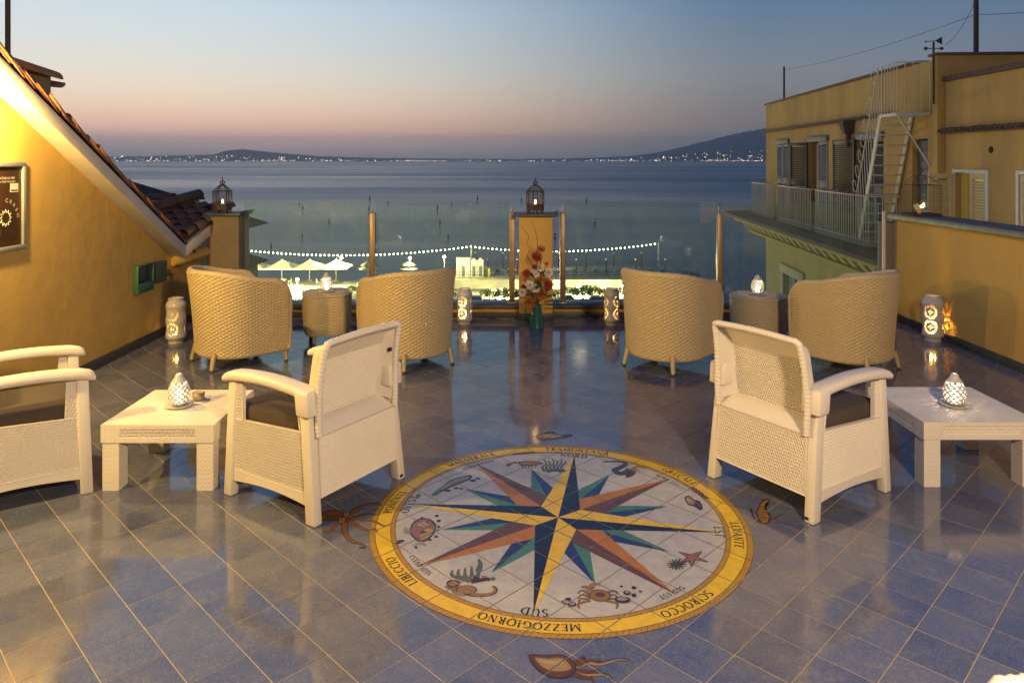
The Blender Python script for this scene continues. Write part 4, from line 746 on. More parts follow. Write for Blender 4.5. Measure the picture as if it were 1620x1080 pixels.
# lower window with stone surround
wn_ = MB(); wn_.cbox((1.72,-.07,-1.66), (3.92,-.002,-1.40), .02); wn_.cbox((1.76,-.05,-4.6), (2.018,-.002,-1.665), .015); wn_.cbox((3.624,-.05,-4.6), (3.86,-.002,-1.665), .015); lo_w = wn_.make('window_surround', mat('cream stone', (.46,.38,.20), (.40,.33,.18), 4, 4, .8), ab)
MB().box((2.02,.2,-4.6), (3.62,.22,-1.66)).make('pane', PANE, lo_w)
mb = MB(); mb.box((2.03,.14,-4.6), (2.12,.198,-1.67)); mb.box((3.52,.14,-4.6), (3.61,.198,-1.67)); mb.box((2.78,.14,-4.6), (2.86,.198,-1.67)); mb.box((2.122,.14,-1.77), (3.518,.198,-1.67)); mb.make('sash', WHITEPAINT, lo_w)
MB().box((2.3,.1,-4.6), (2.72,.13,-1.7)).make('curtain', mat('grey curtain', (.20,.20,.18), None, rough=.9), lo_w)
aw = MB(); aw.chexa([(4.55,-1.05,-2.38),(7.2,-1.05,-2.38),(7.2,-.002,-1.86),(4.55,-.002,-1.86)], [(4.55,-1.05,-2.33),(7.2,-1.05,-2.33),(7.2,-.002,-1.80),(4.55,-.002,-1.80)], .01); aw.box((4.55,-1.052,-2.62), (7.2,-1.02,-2.385)); aw.make('awning', mat('yellow awning cloth', (.46,.42,.08), (.38,.34,.06), 4, 3, .9), ab)
# shutters: stiles, rails and separate louvre slats
def shutter(parent, m, w, h, loc, rz, mid=True, name='shutter', n=16):
    mb = MB(); s = .07
    mb.cbox((0,0,0), (s,.035,h), .004); mb.cbox((w-s,0,0), (w,.035,h), .004); mb.cbox((s,0.001,0), (w-s,.034,.10), .004); mb.cbox((s,.001,h-.09), (w-s,.034,h), .004)
    spans = [(.10, h-.09)]
    if mid: zc = h*.44; mb.cbox((s,.001,zc), (w-s,.034,zc+.20), .004); spans = [(.10, zc), (zc+.20, h-.09)]
    sh = mb.make(name, m, parent, loc, rz)
    sl = MB(); sl.hexa([(s,.004,0),(w-s,.004,0),(w-s,.030,.030),(s,.030,.030)], [(s,.004,.010),(w-s,.004,.010),(w-s,.030,.040),(s,.030,.040)]); me = sl.mesh('slat', m)
    for a, b in spans:
        k = max(1, int((b-a)/.048))
        for i in range(k): link('slat', me, sh, (0, 0, a+.01+(b-a-.03)*i/k))
    return sh
H1 = 2.12
shutter(ab, SHUTTER_G, .58, H1, (1.31,-.02,BF), 0); shutter(ab, SHUTTER_G, .58, H1, (1.91,-.02,BF), 0)
shutter(ab, SHUTTER_D, .72, H1, (4.24,-.03,BF), R(200)); shutter(ab, SHUTTER_G, .70, H1, (5.0,-.02,BF), 0)
MB().cbox((4.3,.10,BF), (4.98,.16,2.15), .01).make('door', WOODDOOR, ab)
shutter(ab, SHUTTER_D, 1.05, H1, (7.56,-.05,BF), R(186), mid=False); shutter(ab, SHUTTER_D, .62, H1, (7.60,.05,BF), 0, mid=False); shutter(ab, SHUTTER_D, .62, H1, (8.26,.05,BF), 0, mid=True)
for a, b, t in [(1.30,2.5,2.2),(4.25,5.7,2.19),(7.55,8.9,2.16)]:
    MB().cbox((a-.03,-.06,t+.002), (b+.03,-.002,t+.14), .01).make('lintel', SHUTTER_G, ab)
MB().cbox((10.17,.08,BF), (10.72,.12,2.08), .01).make('door', mat('grey glazed door', (.10,.10,.09), (.07,.07,.065), 5, 3, .4), ab)
mb = MB(); mb.hexa([(7.20,-.20,2.30),(7.34,-.20,2.30),(7.34,-.002,2.30),(7.20,-.002,2.30)], [(7.12,-.28,2.60),(7.42,-.28,2.60),(7.42,-.002,2.60),(7.12,-.002,2.60)]); mb.tube([(7.27,-.10,2.298),(7.27,-.10,2.0)], .06, 10); mb.make('rain_hopper', DARKTILE, ab)
# balconies
bal_me = {}
def balcony(x0, x1, d):
    mb = MB(); mb.cbox((x0,-d,.005), (x1,-.003,.07), .008); b = mb.make('balcony', mat('grey balcony slab', (.26,.24,.20), (.21,.195,.17), 4, 4, .85), ab)
    rl = MB(); zt = 1.0
    rl.tube([(x0+.03,-.02,zt),(x0+.03,-d+.03,zt),(x1-.03,-d+.03,zt),(x1-.03,-.02,zt)], .016, 6); rl.tube([(x0+.03,-.02,.12),(x0+.03,-d+.03,.12),(x1-.03,-d+.03,.12),(x1-.03,-.02,.12)], .012, 6); rl.make('handrail', WHITEIRON, b)
    if 'b' not in bal_me: bal_me['b'] = MB().tube([(0,0,.07),(0,0,1.0)], .010, 6).mesh('baluster', WHITEIRON)
    n = int((x1-x0)/.125)
    for i in range(n+1): link('baluster', bal_me['b'], b, (x0+.03+(x1-x0-.06)*i/n, -d+.03, 0))
    for xx in (x0+.03, x1-.03):
        for i in range(1, 5): link('baluster', bal_me['b'], b, (xx, -d+.03+(d-.05)*i/5, 0))
balcony(.55, 3.05, .62); balcony(3.55, 6.35, .66); balcony(6.75, 9.85, .70)
# taller stair tower of the same building
mb = MB(); mb.box((10.93,-.02,-14), (11.13,7.5,3.55)); mb.make('tower_wall', PLASTER_B, ab)
mb = MB(); mb.cbox((10.88,-.07,3.552), (11.18,7.5,3.60), .01); mb.make('tower_coping', DARKTILE, ab)

# fire stair
fs = thing('fire_stair', 'steep cream painted iron fire stair up the ochre building', 'stairs', (8.33, 24, 0), BA)
PL = 2.57; px0, px1, py = 10.28, 10.90, -.60          # landing
mb = MB(); mb.cbox((px0-.05,py-.02,PL-.06), (px1,-.02,PL), .006); mb.make('landing', WHITEIRON, fs)
nst = 13; s_top, s_bot = (10.18, PL), (9.15, BF)
yA, yB = -.60, -.04
for yy in (yA, yB):
    mb = MB(); mb.hexa([(s_bot[0]-.04,yy-.012,s_bot[1]),(s_bot[0]+.09,yy-.012,s_bot[1]),(s_bot[0]+.09,yy+.012,s_bot[1]),(s_bot[0]-.04,yy+.012,s_bot[1])],
                       [(s_top[0]-.04,yy-.012,s_top[1]),(s_top[0]+.09,yy-.012,s_top[1]),(s_top[0]+.09,yy+.012,s_top[1]),(s_top[0]-.04,yy+.012,s_top[1])]); mb.make('stringer', WHITEIRON, fs)
tr_me = MB().cbox((-.05,yA+.013,-.012), (.11,yB-.013,.012), .003).mesh('tread', WHITEIRON)
for i in range(1, nst): t = i/nst; link('tread', tr_me, fs, (s_bot[0]+(s_top[0]-s_bot[0])*t, 0, s_bot[1]+(s_top[1]-s_bot[1])*t))
mb = MB(); mb.tube([(s_bot[0]-.12,yA,s_bot[1]+.92),(s_top[0]-.10,yA,s_top[1]+.88)], .014, 6); mb.make('handrail', WHITEIRON, fs)
bb = MB().tube([(0,0,0),(-.11,0,.92)], .009, 6).mesh('baluster', WHITEIRON)
for i in range(12): t = i/11; link('baluster', bb, fs, (s_bot[0]+(s_top[0]-s_bot[0])*t, yA, s_bot[1]+(s_top[1]-s_bot[1])*t-.02*t))
loop = MB().tube([(0,0,0),(-.16,0,.06),(-.22,0,.18),(-.18,0,.27),(-.10,0,.26),(-.055,0,.15)], .010, 6).mesh('rail_loop', WHITEIRON)
for i in range(8): t = (i+.3)/8; link('rail_loop', loop, fs, (s_bot[0]-.12+(s_top[0]-s_bot[0]+.02)*t, yA, s_bot[1]+.86+(s_top[1]-s_bot[1]-.04)*t))
mb = MB(); zt = PL+.90
mb.tube([(px0-.02,py,PL+.0),(px0-.02,py,zt),(px1-.02,py,zt),(px1-.02,-.03,zt)], .014, 6); mb.make('landing_rail', WHITEIRON, fs)
lb = MB().tube([(0,0,0),(0,0,.9)], .009, 6).mesh('baluster', WHITEIRON)
for i in range(1, 6): link('baluster', lb, fs, (px0-.02+(px1-px0)*i/5.0, py, PL))
for i in range(1, 5): link('baluster', lb, fs, (px1-.02, py+(-.03-py)*i/4, PL))
mb = MB(); mb.tube([(px1-.05,py+.02,PL-.04),(px1-.05,-.02,PL-.95)], .016, 6); mb.make('brace', WHITEIRON, fs)

# low house in front of the tower
nh = thing('neighbouring_house', 'low ochre house with straw coloured louvred shutters beyond the side wall', 'house', (7.62, 12.86, 0), R(-90))
ops = [(.27,1.10,-.9,1.49), (1.87,2.7,-.9,1.49)]
mb = MB(); wall_open(mb, 0, 7.5, -4, 3.08, ops, depth=.16)
mb.add([(0,0,-4),(0,5,-4),(0,5,3.08),(0,0,3.08)], [(0,1,2,3)]); mb.add([(7.5,0,-4),(7.5,5,-4),(7.5,5,3.08),(7.5,0,3.08)], [(3,2,1,0)]); mb.add([(0,0,3.08),(7.5,0,3.08),(7.5,5,3.08),(0,5,3.08)], [(0,1,2,3)])
mb.make('wall', PLASTER_B, nh)
mb = MB(); mb.cbox((.0,-.07,3.083), (7.5,.3,3.17), .015); mb.make('roof_edge', DARKTILE, nh)
ted = barrel(.2, .058, .05, 6).mesh('roof_tile', DARKTILE)
for k in range(44): link('roof_tile', ted, nh, (.02+.118*k, -.13, 2.19+random.uniform(-.006,.006)), rot=(R(14), 0, random.uniform(-.04,.04)))
mb = MB(); mb.cbox((.0,-.10,2.165), (7.5,-.002,2.188), .005); mb.make('tile_ledge', DARKTILE, nh)
for a, b, c, d in ops:
    mb = MB(); mb.cbox((a-.06,-.02,c), (a-.002,.02,d+.06), .005); mb.cbox((b+.002,-.02,c), (b+.06,.02,d+.06), .005); mb.cbox((a-.002,-.019,d+.002), (b+.002,.019,d+.06), .005); fr_ = mb.make('window_frame', WHITEPAINT, nh)
    MB().box((a,.15,c), (b,.158,d)).make('lit_curtain', emit('lit yellow curtain', (.85,.62,.10), .28), fr_)
mb = MB(); mb.tube([(.62,.10,-.9),(.62,.10,1.48)], .02, 8); mb.make('casement', WOODDOOR, nh)
for u_ in (.30,.40,.50): MB().tube([(u_,.12,-.9),(u_,.12,1.48)], .03, 8).make('curtain_fold', mat('yellow curtain', (.55,.42,.10), None, rough=.9), nh)
shutter(nh, SHUTTER_Y, .43, 2.38, (.27,-.45,-.9), R(90), mid=False); shutter(nh, SHUTTER_Y, .43, 2.38, (.67,.0,-.9), 0, mid=False); shutter(nh, SHUTTER_Y, .42, 2.38, (1.88,.0,-.9), 0, mid=False)
mb = MB(); mb.lathe([(.001,.0),(.05,.0),(.055,-.01)], 14); v_ = mb.make('vent_hole', DARK, nh); v_.location = (1.22,-.012,1.87); v_.rotation_euler = (R(90),0,0)

# masts, wind vane and wires on the roofs
def mast(label, x, y, z0, z1, r, name='roof_mast'):
    m = thing(name, label, 'mast', (x, y, z0)); MB().tube([(0,0,-.1),(0,0,z1-z0)], r, 8).make('pole', RUSTIRON, m); MB().lathe([(r*2.2,0),(r*2.2,.04),(r*1.1,.06)], 10).make('foot', RUSTIRON, m); return m
mast('thin iron mast at the far corner of the ochre building roof', 8.55, 23.0, 3.5, 4.65, .03)
mast('tall dark mast behind the stair tower roof', 8.75, 13.8, 3.5, 4.80, .045)
wv = thing('wind_vane', 'small wind vane with cups above the fire stair landing', 'wind vane', (7.46, 12.95, 2.7))
MB().tube([(0,0,0),(0,0,1.10)], .018, 8).make('pole', BLACKIRON, wv); MB().tube([(-.13,0,.98),(.13,0,.98)], .008, 6).make('cup_arm', BLACKIRON, wv)
for sx in (-1, 1): MB().lathe([(.001,-.035),(.026,-.02),(.034,0),(.026,.02),(.001,.028)], 10, c=(.14*sx,0,.98)).make('cup', RUSTIRON, wv)
mb = MB(); mb.tube([(-.14,0,1.10),(.06,0,1.12)], .007, 6); mb.lathe([(.001,-.02),(.02,0),(.001,.02)], 8, c=(-.14,0,1.10)); mb.make('arrow', BLACKIRON, wv)
MB().hexa([(.05,-.004,1.10),(.15,-.004,1.05),(.15,.004,1.05),(.05,.004,1.10)], [(.05,-.004,1.13),(.15,-.004,1.19),(.15,.004,1.19),(.05,.004,1.13)]).make('tail', RUSTIRON, wv)
def wire(label, pts):
    P = []
    for (a, b) in zip(pts, pts[1:]):
        a, b = Vector(a), Vector(b)
        for i in range(9): t = i/9; p = a.lerp(b, t); p.z -= .5*t*(1-t); P.append(p)
    P.append(Vector(pts[-1])); c = sum(P, Vector())/len(P)
    mb = MB(); mb.tube([p-c for p in P], .0045, 4); o = mb.make('overhead_wire', BLACKIRON, None, c); tag(o, label, 'wire')
wire('thin aerial wire from the corner mast to the tower mast', [(8.55,23.0,4.55),(8.75,13.8,4.45),(11.2,12.9,4.75)])
wire('thin stay wire running down from the tall mast', [(8.75,13.8,4.75),(7.7,13.0,3.75)])

# tiled eaves of two houses below, beyond the corner pillar
def eave(label, x, y, z, w, d):
    e = thing('lower_roof', label, 'roof', (x, y, z)); mb = MB()
    mb.grid(lambda u, v: (-w*u, d*(v-.5), .30*u*w+.05*abs(math.sin(v*math.pi*8))-.02), 6, 64); mb.make('tiles', DARKTILE, e)
    mb = MB(); mb.hexa([(-w,-d/2,-4),(-.35,-d/2,-4),(-.35,d/2,-4),(-w,d/2,-4)], [(-w,-d/2,.30*w-.06),(-.35,-d/2,.03),(-.35,d/2,.03),(-w,d/2,.30*w-.06)]); mb.make('wall', PLASTER_G, e)
eave('grey tiled roof tip peeking out beyond the corner pillar', -4.30, 12.2, .60, 3, 1.4)
eave('lower tiled roof tip beneath the first, by the parasols', -7.12, 20.5, -1.22, 4, 2.0)

# ================================================================== FURNITURE
# ---- wicker tub chair
def tub_outline(t, k):
    """half path: t 0..1 from right front round the back to left front; k flare 0..1"""
    w = .330+.034*k; db = .310+.066*k; yf = .335; ls = yf; la = math.pi*(w+db)/2; tot = 2*ls+la; s = t*tot
    if s < ls: return (w, yf-s)
    if s > ls+la: return (-w, (s-ls-la))
    a = (s-ls)/la*math.pi; return (w*math.cos(a), -db*math.sin(a))
def tub_top(y):
    z = .79-.095*smooth(-.30, .22, y)
    if y > .185: q = (y-.185)/.13; z -= .13*(1-math.sqrt(max(0, 1-min(q,1)**2)))
    return z
ZB = .115
def tub_pt(t, v, inset=0):
    x, y = tub_outline(t, 0); zt = tub_top(y); z = ZB+(zt-ZB)*v; k = (max(0, z-ZB)/.685)**1.6
    x, y = tub_outline(t, k)
    if inset:
        x2, y2 = tub_outline(min(1, t+.002), k); x1, y1 = tub_outline(max(0, t-.002), k); d = Vector((x2-x1, y2-y1)).normalized(); x += -d.y*inset; y += d.x*inset
    return (x, y, z)
def weave_h(u, v, nu, nv, amp):
    a = u*nu; r = v*nv; row = math.floor(r); f = r-row
    return amp*(.55*math.cos(math.pi*(a+row))+.45)*math.sin(math.pi*min(1,max(0,f)))**.6
NW, NR = 64, 46
shell = MB(); shell.relief(lambda u, v: tub_pt(1-u, v), NW*4, NR*4, lambda u, v: weave_h(u, v, NW, NR, .0135))
shell.grid(lambda u, v: tub_pt(u, v, -.045), 60, 16)
shell_me = shell.mesh('shell', WICKER)
rimp = [tub_pt(0, v, -.022) for v in (0,.3,.6,.85,.95)]+[tub_pt(i/60, 1, -.022) for i in range(1, 60)]+[tub_pt(1, v, -.022) for v in (.95,.85,.6,.3,0)]
rim_me = MB().tube(rimp, [.027+.002*math.sin(i*2.4) for i in range(len(rimp))], 10).mesh('rim', WICKER)
base_p = [tub_pt(i/40, .0, -.022) for i in range(41)]
bmx = MB(); bmx.tube(base_p, .026, 8); c0 = (0,0,ZB)
pp = [tub_pt(i/40, .45, -.04) for i in range(41)]; zz = .40
bmx.add([(p[0],p[1],zz) for p in pp], [tuple(range(41))]); bmx.add([(p[0],p[1],ZB+.01) for p in pp], [tuple(range(40,-1,-1))]); bmx.box((-.29,.27,ZB), (.29,.30,.40)); seat_me = bmx.mesh('seat', WICKER)
cu = MB(); cu.cbox((-.255,-.20,.402), (.255,.29,.475), .03); cush_me = cu.mesh('cushion', mat('beige cushion fabric', (.36,.31,.24), (.31,.27,.21), 200, 2, .95))
tip_me = MB().lathe([(.001,0),(.015,0),(.016,.025),(.014,.028)], 12).mesh('foot', STEEL)
def tub_chair(label, x, y, fx, fy):
    c = thing('wicker_tub_chair', label, 'armchair', (x, y, 0), math.atan2(fy, fx)-math.pi/2, 'wicker tub chairs facing the sea')
    for nm, me in (('shell', shell_me), ('rim', rim_me), ('seat', seat_me), ('cushion', cush_me)): link(nm, me, c)
    for sx, sy, ox, oy in ((-1,-1,.018,.028),(1,-1,.018,.028),(-1,1,.01,.01),(1,1,.01,.01)):
        bx, by = (.21*sx, -.255) if sy < 0 else (.30*sx, .30)
        tp = (bx, by, ZB+.03); ft = (bx+ox*sx, by+oy*sy, .02)
        key = ('leg', sx, sy)
        if key not in tub_chair.m: tub_chair.m[key] = MB().tube([tp, [(a+b)/2 for a, b in zip(tp, ft)], ft], [.021,.019,.0165], 12).mesh('leg', WICKER_LEG)
        l = link('leg', tub_chair.m[key], c); link('foot', tip_me, l, (ft[0], ft[1], 0))
    return c
tub_chair.m = {}
tub_chair('wicker tub chair beside the tall white lantern at the yellow wall', -2.35, 6.22, .74, .67)
tub_chair('wicker tub chair right of the rounded square wicker side table', -.85, 6.20, -.60, .80)
tub_chair('wicker tub chair between the vase of flowers and the round wicker table', 1.29, 6.13, .67, .74)
tub_chair('wicker tub chair in front of the ochre side wall', 2.80, 6.06, -.58, .82)

# ---- wicker drum side tables
def drum(label, x, y, rz, sq, w, hgt):
    t = thing('wicker_side_table', label, 'side table', (x, y, 0), rz, 'wicker side tables')
    def ol(a, s=1):
        e = sq; cx, sy = math.cos(a), math.sin(a); return (s*w*math.copysign(abs(cx)**(2/e), cx), s*w*math.copysign(abs(sy)**(2/e), sy))
    nu, nv = 46, 28
    mb = MB(); mb.relief(lambda u, v: (*ol(2*math.pi*u, .93+.07*math.sin(min(1,v*1.25)*math.pi/2)), .09+(hgt-.09)*v), nu*4, nv*3, lambda u, v: weave_h(u, v, nu, nv, .008), closed=True); mb.make('body', WICKER, t)
    mb = MB(); mb.relief(lambda u, v: (*ol(2*math.pi*u, max(.001, 1-v)), hgt+.012*math.sin(min(1, v*7)*math.pi/2)), 96, 54, lambda u, v: -weave_h(u, v, 24, 14, .007), closed=True); mb.make('table_top', WICKER, t)
    mb = MB(); mb.tube([(*ol(2*math.pi*i/48, .985), hgt-.002) for i in range(49)], .012, 8); mb.make('rim', WICKER, t)
    lg = MB().tube([(0,0,.10),(0,0,.025)], [.02,.017], 10).mesh('leg', WICKER_LEG)
    for sx in (-1,1):
        for sy in (-1,1): l = link('leg', lg, t, (sx*w*.62, sy*w*.62, 0)); link('foot', tip_me, l)
    return t
drum('rounded square wicker side table between the two tub chairs near the yellow wall', -1.745, 6.90, R(22), 3.4, .215, .455)
drum('round wicker side table between the two tub chairs near the side wall', 2.265, 6.74, 0, 2.1, .245, .455)

# ---- cream resin armchair with woven panels
def slots(w, h, cell=.0145, depth=.010):
    cu_, cv = max(1, round(w/cell)), max(1, round(h/(cell*1.05)))
    def hf(u, v):
        r = v*cv; row = math.floor(r); fv = r-row; fu = (u*cu_+.5*(row % 2)) % 1
        s = smooth(.38, .22, abs(fu-.5))*smooth(.49, .34, abs(fv-.5))
        return -depth*s + .0011*math.cos(2*math.pi*fu)
    return hf, cu_*6, cv*5
def wpanel(mb, p00, p10, p11, p01, depth=.011, back=.02):
    p00, p10, p11, p01 = (Vector(p) for p in (p00, p10, p11, p01))
    w = ((p10-p00).length+(p11-p01).length)/2; h = ((p01-p00).length+(p11-p10).length)/2
    hf, nu, nv = slots(w, h, depth=depth)
    f = lambda u, v: (p00*(1-u)+p10*u)*(1-v)+(p01*(1-u)+p11*u)*v
    e = 1e-3
    edge = lambda u, v: min(u*w, (1-u)*w, v*h, (1-v)*h)
    mb.relief(f, nu, nv, lambda u, v: hf(u, v)*smooth(.004, .010, edge(u, v)))
    n = (p10-p00).cross(p01-p00).normalized()*back
    mb.add([p00-n, p10-n, p11-n, p01-n, p00, p10, p11, p01], [(3,2,1,0),(4,0,1,5),(5,1,2,6),(6,2,3,7),(7,3,0,4)])
CH = {}
hw, hd = .3225, .33
def build_chair_meshes():
    for sx in (-1, 1):
        x0 = hw*sx; xi = (hw-.05)*sx; a, b = sorted((x0, xi)); c, d = sorted((x0-.016*sx, xi-.016*sx))
        CH['leg_r', sx] = MB().chexa([(a,-hd,0),(b,-hd,0),(b,-hd+.062,0),(a,-hd+.062,0)], [(c,-hd+.065,.60),(d,-hd+.065,.60),(d,-hd+.125,.60),(c,-hd+.125,.60)], .007).mesh('leg', RESIN)
        CH['leg_f', sx] = MB().chexa([(a,hd-.056,0),(b,hd-.056,0),(b,hd,0),(a,hd,0)], [(c,hd-.075,.585),(d,hd-.075,.585),(d,hd-.020,.585),(c,hd-.020,.585)], .007).mesh('leg', RESIN)
        # side panel
        mb = MB(); xo = lambda z: (hw-.012-.02*z)*sx
        P = [(xo(.135),-.272,.135),(xo(.135),.276,.135),(xo(.39),.262,.39),(xo(.41),-.235,.415)]
        Q1 = [(xo(.39),.205,.392),(xo(.39),.262,.39),(xo(.58),.255,.578),(xo(.58),.212,.578)]
        Q2 = [(xo(.41),-.235,.415),(xo(.41),-.205,.413),(xo(.58),-.175,.578),(xo(.58),-.21,.578)]
        for q in (P, Q1, Q2):
            if sx < 0: wpanel(mb, q[1], q[0], q[3], q[2])
            else: wpanel(mb, *q)
        CH['side', sx] = mb.mesh('side_panel', RESIN)
        mb = MB(); ys = [-.275+.05*i for i in range(12)]
        for i in range(len(ys)-1):
            y0, y1 = ys[i], ys[i+1]; zb = lambda y: .075+.022*math.cos((y)/.29*math.pi/2)
            p, q = sorted((xo(.1)-.002*sx, xo(.1)-.034*sx)); mb.hexa([(p,y0,zb(y0)),(q,y0,zb(y0)),(q,y1,zb(y1)),(p,y1,zb(y1))], [(p,y0,.134),(q,y0,.134),(q,y1,.134),(p,y1,.134)])
        CH['beam', sx] = mb.mesh('bottom_rail', RESIN)
        # armrest: arched slab with a rounded nose and a lip below
        mb = MB(); xc = (hw-.038)*sx
        def armz(y): return .597+.030*math.cos((y-.05)/.36*math.pi/2)
        sec = [(-.046,-.018),(-.048,.004),(-.040,.016),(-.02,.021),(.02,.021),(.040,.016),(.048,.004),(.046,-.016),(.036,-.027),(-.036,-.027)]
        st = [-.285,-.26,-.20,-.12,-.04,.04,.12,.20,.27,.315,.335,.342]; vs = []
        for k, y in enumerate(st):
            s = 1 if k < 9 else (.95,.72,.30)[k-9]; ww = 1 if k < 10 else (.93,.8)[k-10]
            for (dx, dz) in sec: vs.append((xc+dx*ww, y, armz(y)+dz*s-(0 if k < 9 else .006*(k-8))))
        n = len(sec); fs_ = [(i*n+j, i*n+(j+1) % n, (i+1)*n+(j+1) % n, (i+1)*n+j) for i in range(len(st)-1) for j in range(n)]
        mb.add(vs, [q[::-1] for q in fs_], 0, True); mb.add(vs[:n], [tuple(range(n))]); mb.add(vs[-n:], [tuple(range(n-1,-1,-1))])
        p, q = sorted((xc-.05*sx, xc+.05*sx)); mb.chexa([(p,-.30,.50),(q,-.30,.50),(q,-.215,.50),(p,-.215,.50)], [(p,-.292,.612),(q,-.292,.612),(q,-.20,.618),(p,-.20,.618)], .01)
        CH['arm', sx] = mb.mesh('armrest', RESIN)
    # lower rear panel, ledge, recessed back with cheeks
    mb = MB(); wpanel(mb, (-.272,-.318,.115), (.272,-.318,.115), (.266,-.298,.395), (-.266,-.298,.395)); CH['rear'] = mb.mesh('rear_panel', RESIN)
    mb = MB()
    def lg(u, v):
        x = (-.262+.524*u)*(1-.14*v); return (x, -.300+.105*v**.9, .398+.052*v+.012*math.sin(v*math.pi))
    mb.grid(lg, 10, 6)
    def bk(u, v):       # smooth band above the woven field
        x = (-.222+.444*u)*(1+.05*v); return (x, -.243-.050*v, .735+.075*v)
    mb.grid(bk, 10, 4); mb.grid(lambda u, v: ((-.2331+.4662*u)*(1+.05*v), -.293-.046*v, .81+.03*v), 10, 3)
    def ck(sx):
        def f(u, v):
            z = .45+.37*v; q = max(0, (z-.735)/.075); xi = .2225*(1+.05*min(q,1.1))*sx; yi = -.196-.047*min(1, (z-.45)/.285)-.050*q; xo = (.262-.012*v)*sx; yo = -.300-.030*smooth(.5,1,v)
            return (xi+(xo-xi)*u, yi+(yo-yi)*u**1.3, z-.02*(1-v)*u)
        return f
    mb.grid(ck(1), 5, 12); mb.grid(ck(-1), 5, 12, flip=True); CH['back_frame'] = mb.mesh('back_frame', RESIN)
    mb = MB(); wpanel(mb, (-.222,-.197,.45), (.222,-.197,.45), (.222,-.243,.735), (-.222,-.243,.735)); CH['back'] = mb.mesh('back_panel', RESIN)
    path = [(-.268,-.300,.40),(-.272,-.300,.50),(-.270,-.302,.60),(-.266,-.308,.68),(-.262,-.322,.76),(-.258,-.335,.815),(-.253,-.340,.834),(-.238,-.343,.842),(-.19,-.344,.844),(-.1,-.345,.848),(0,-.346,.85)]
    path += [(-x, y, z) for x, y, z in path[-2::-1]]; P = []
    for i in range(len(path)-1):
        a, b = Vector(path[i]), Vector(path[i+1]); k = max(2, int((b-a).length/.006))
        P += [a.lerp(b, s/k) for s in range(k)]
    P.append(Vector(path[-1]))
    CH['rim'] = MB().tube(P, [.0165+.0022*math.sin(i*1.9)*.7 for i in range(len(P))], 10).mesh('back_rim', RESIN)
    mb = MB()
    def fr(u, v): x = (-.25+.50*u); return (x*.93, -.155-.08*v-.085*smooth(.88,1,v), .40+.435*v)
    mb.grid(fr, 10, 12, flip=True)
    half_rim = path[:len(path)//2+1]
    def rim_at(z):
        for p_, q_ in zip(half_rim, half_rim[1:]):
            if p_[2] <= z <= q_[2]: t_ = (z-p_[2])/(q_[2]-p_[2]); return (abs(p_[0]+(q_[0]-p_[0])*t_), p_[1]+(q_[1]-p_[1])*t_)
        return (.24, -.343)
    for sx in (-1, 1):      # side of the backrest between rim and front face
        def sd(u, v, sx=sx):
            f_ = fr(0 if sx < 0 else 1, v); z = f_[2]; rx, ry = rim_at(min(z, .841)); return (f_[0]+(rx*sx-f_[0])*u**.5, f_[1]+(ry-f_[1])*u, z)
        mb.grid(sd, 6, 12, flip=(sx < 0))
    mb.box((-.285,-.27,.325), (.285,.285,.365)); wpanel(mb, (.272,.290,.12), (-.272,.290,.12), (-.272,.285,.36), (.272,.285,.36)); CH['seat'] = mb.mesh('seat', RESIN)
    CH['seat_cushion'] = MB().cbox((-.275,-.20,.368), (.275,.30,.465), .022).mesh('seat_cushion', CUSHION)
    CH['back_cushion'] = MB().chexa([(-.24,-.17,.467),(.24,-.17,.467),(.24,-.06,.467),(-.24,-.06,.467)], [(-.235,-.25,.79),(.235,-.25,.79),(.235,-.16,.79),(-.235,-.16,.79)], .025).mesh('back_cushion', CUSHION)
    CH['clip'] = MB().cbox((-.018,-.006,-.010), (.018,.006,.010), .003).mesh('clip', DARK)
build_chair_meshes()
def armchair(label, x, y, fx, fy):
    c = thing('resin_armchair', label, 'armchair', (x, y, 0), math.atan2(fy, fx)-math.pi/2, 'cream woven resin armchairs')
    for sx in (-1, 1):
        for k, nm in (('leg_r','leg'),('leg_f','leg'),('side','side_panel'),('beam','bottom_rail'),('arm','armrest')): link(nm, CH[k, sx], c)
    for k, nm in (('rear','rear_panel'),('back_frame','back_frame'),('back','back_panel'),('rim','back_rim'),('seat','seat'),('seat_cushion','seat_cushion')): link(nm, CH[k], c)
    link('clip', CH['clip'], c, (.245, -.292, .70))
    link('clip', CH['clip'], c, (.288, -.3305, .022), scale=(.55,.8,.6))
    return c
armchair('cream resin armchair with its back turned, next to the painted octopus', -1.022, 3.833, -.848, .53)
armchair('cream resin armchair with its back turned, next to the painted shrimp', 1.5025, 3.8585, .84, .545)
armchair('cream resin armchair with dark cushion cut off by the picture edge at the yellow wall', -2.60, 3.825, .819, .574)
armchair('cream resin armchair of which only the top back corner shows', 1.035, .850, 0, -1)

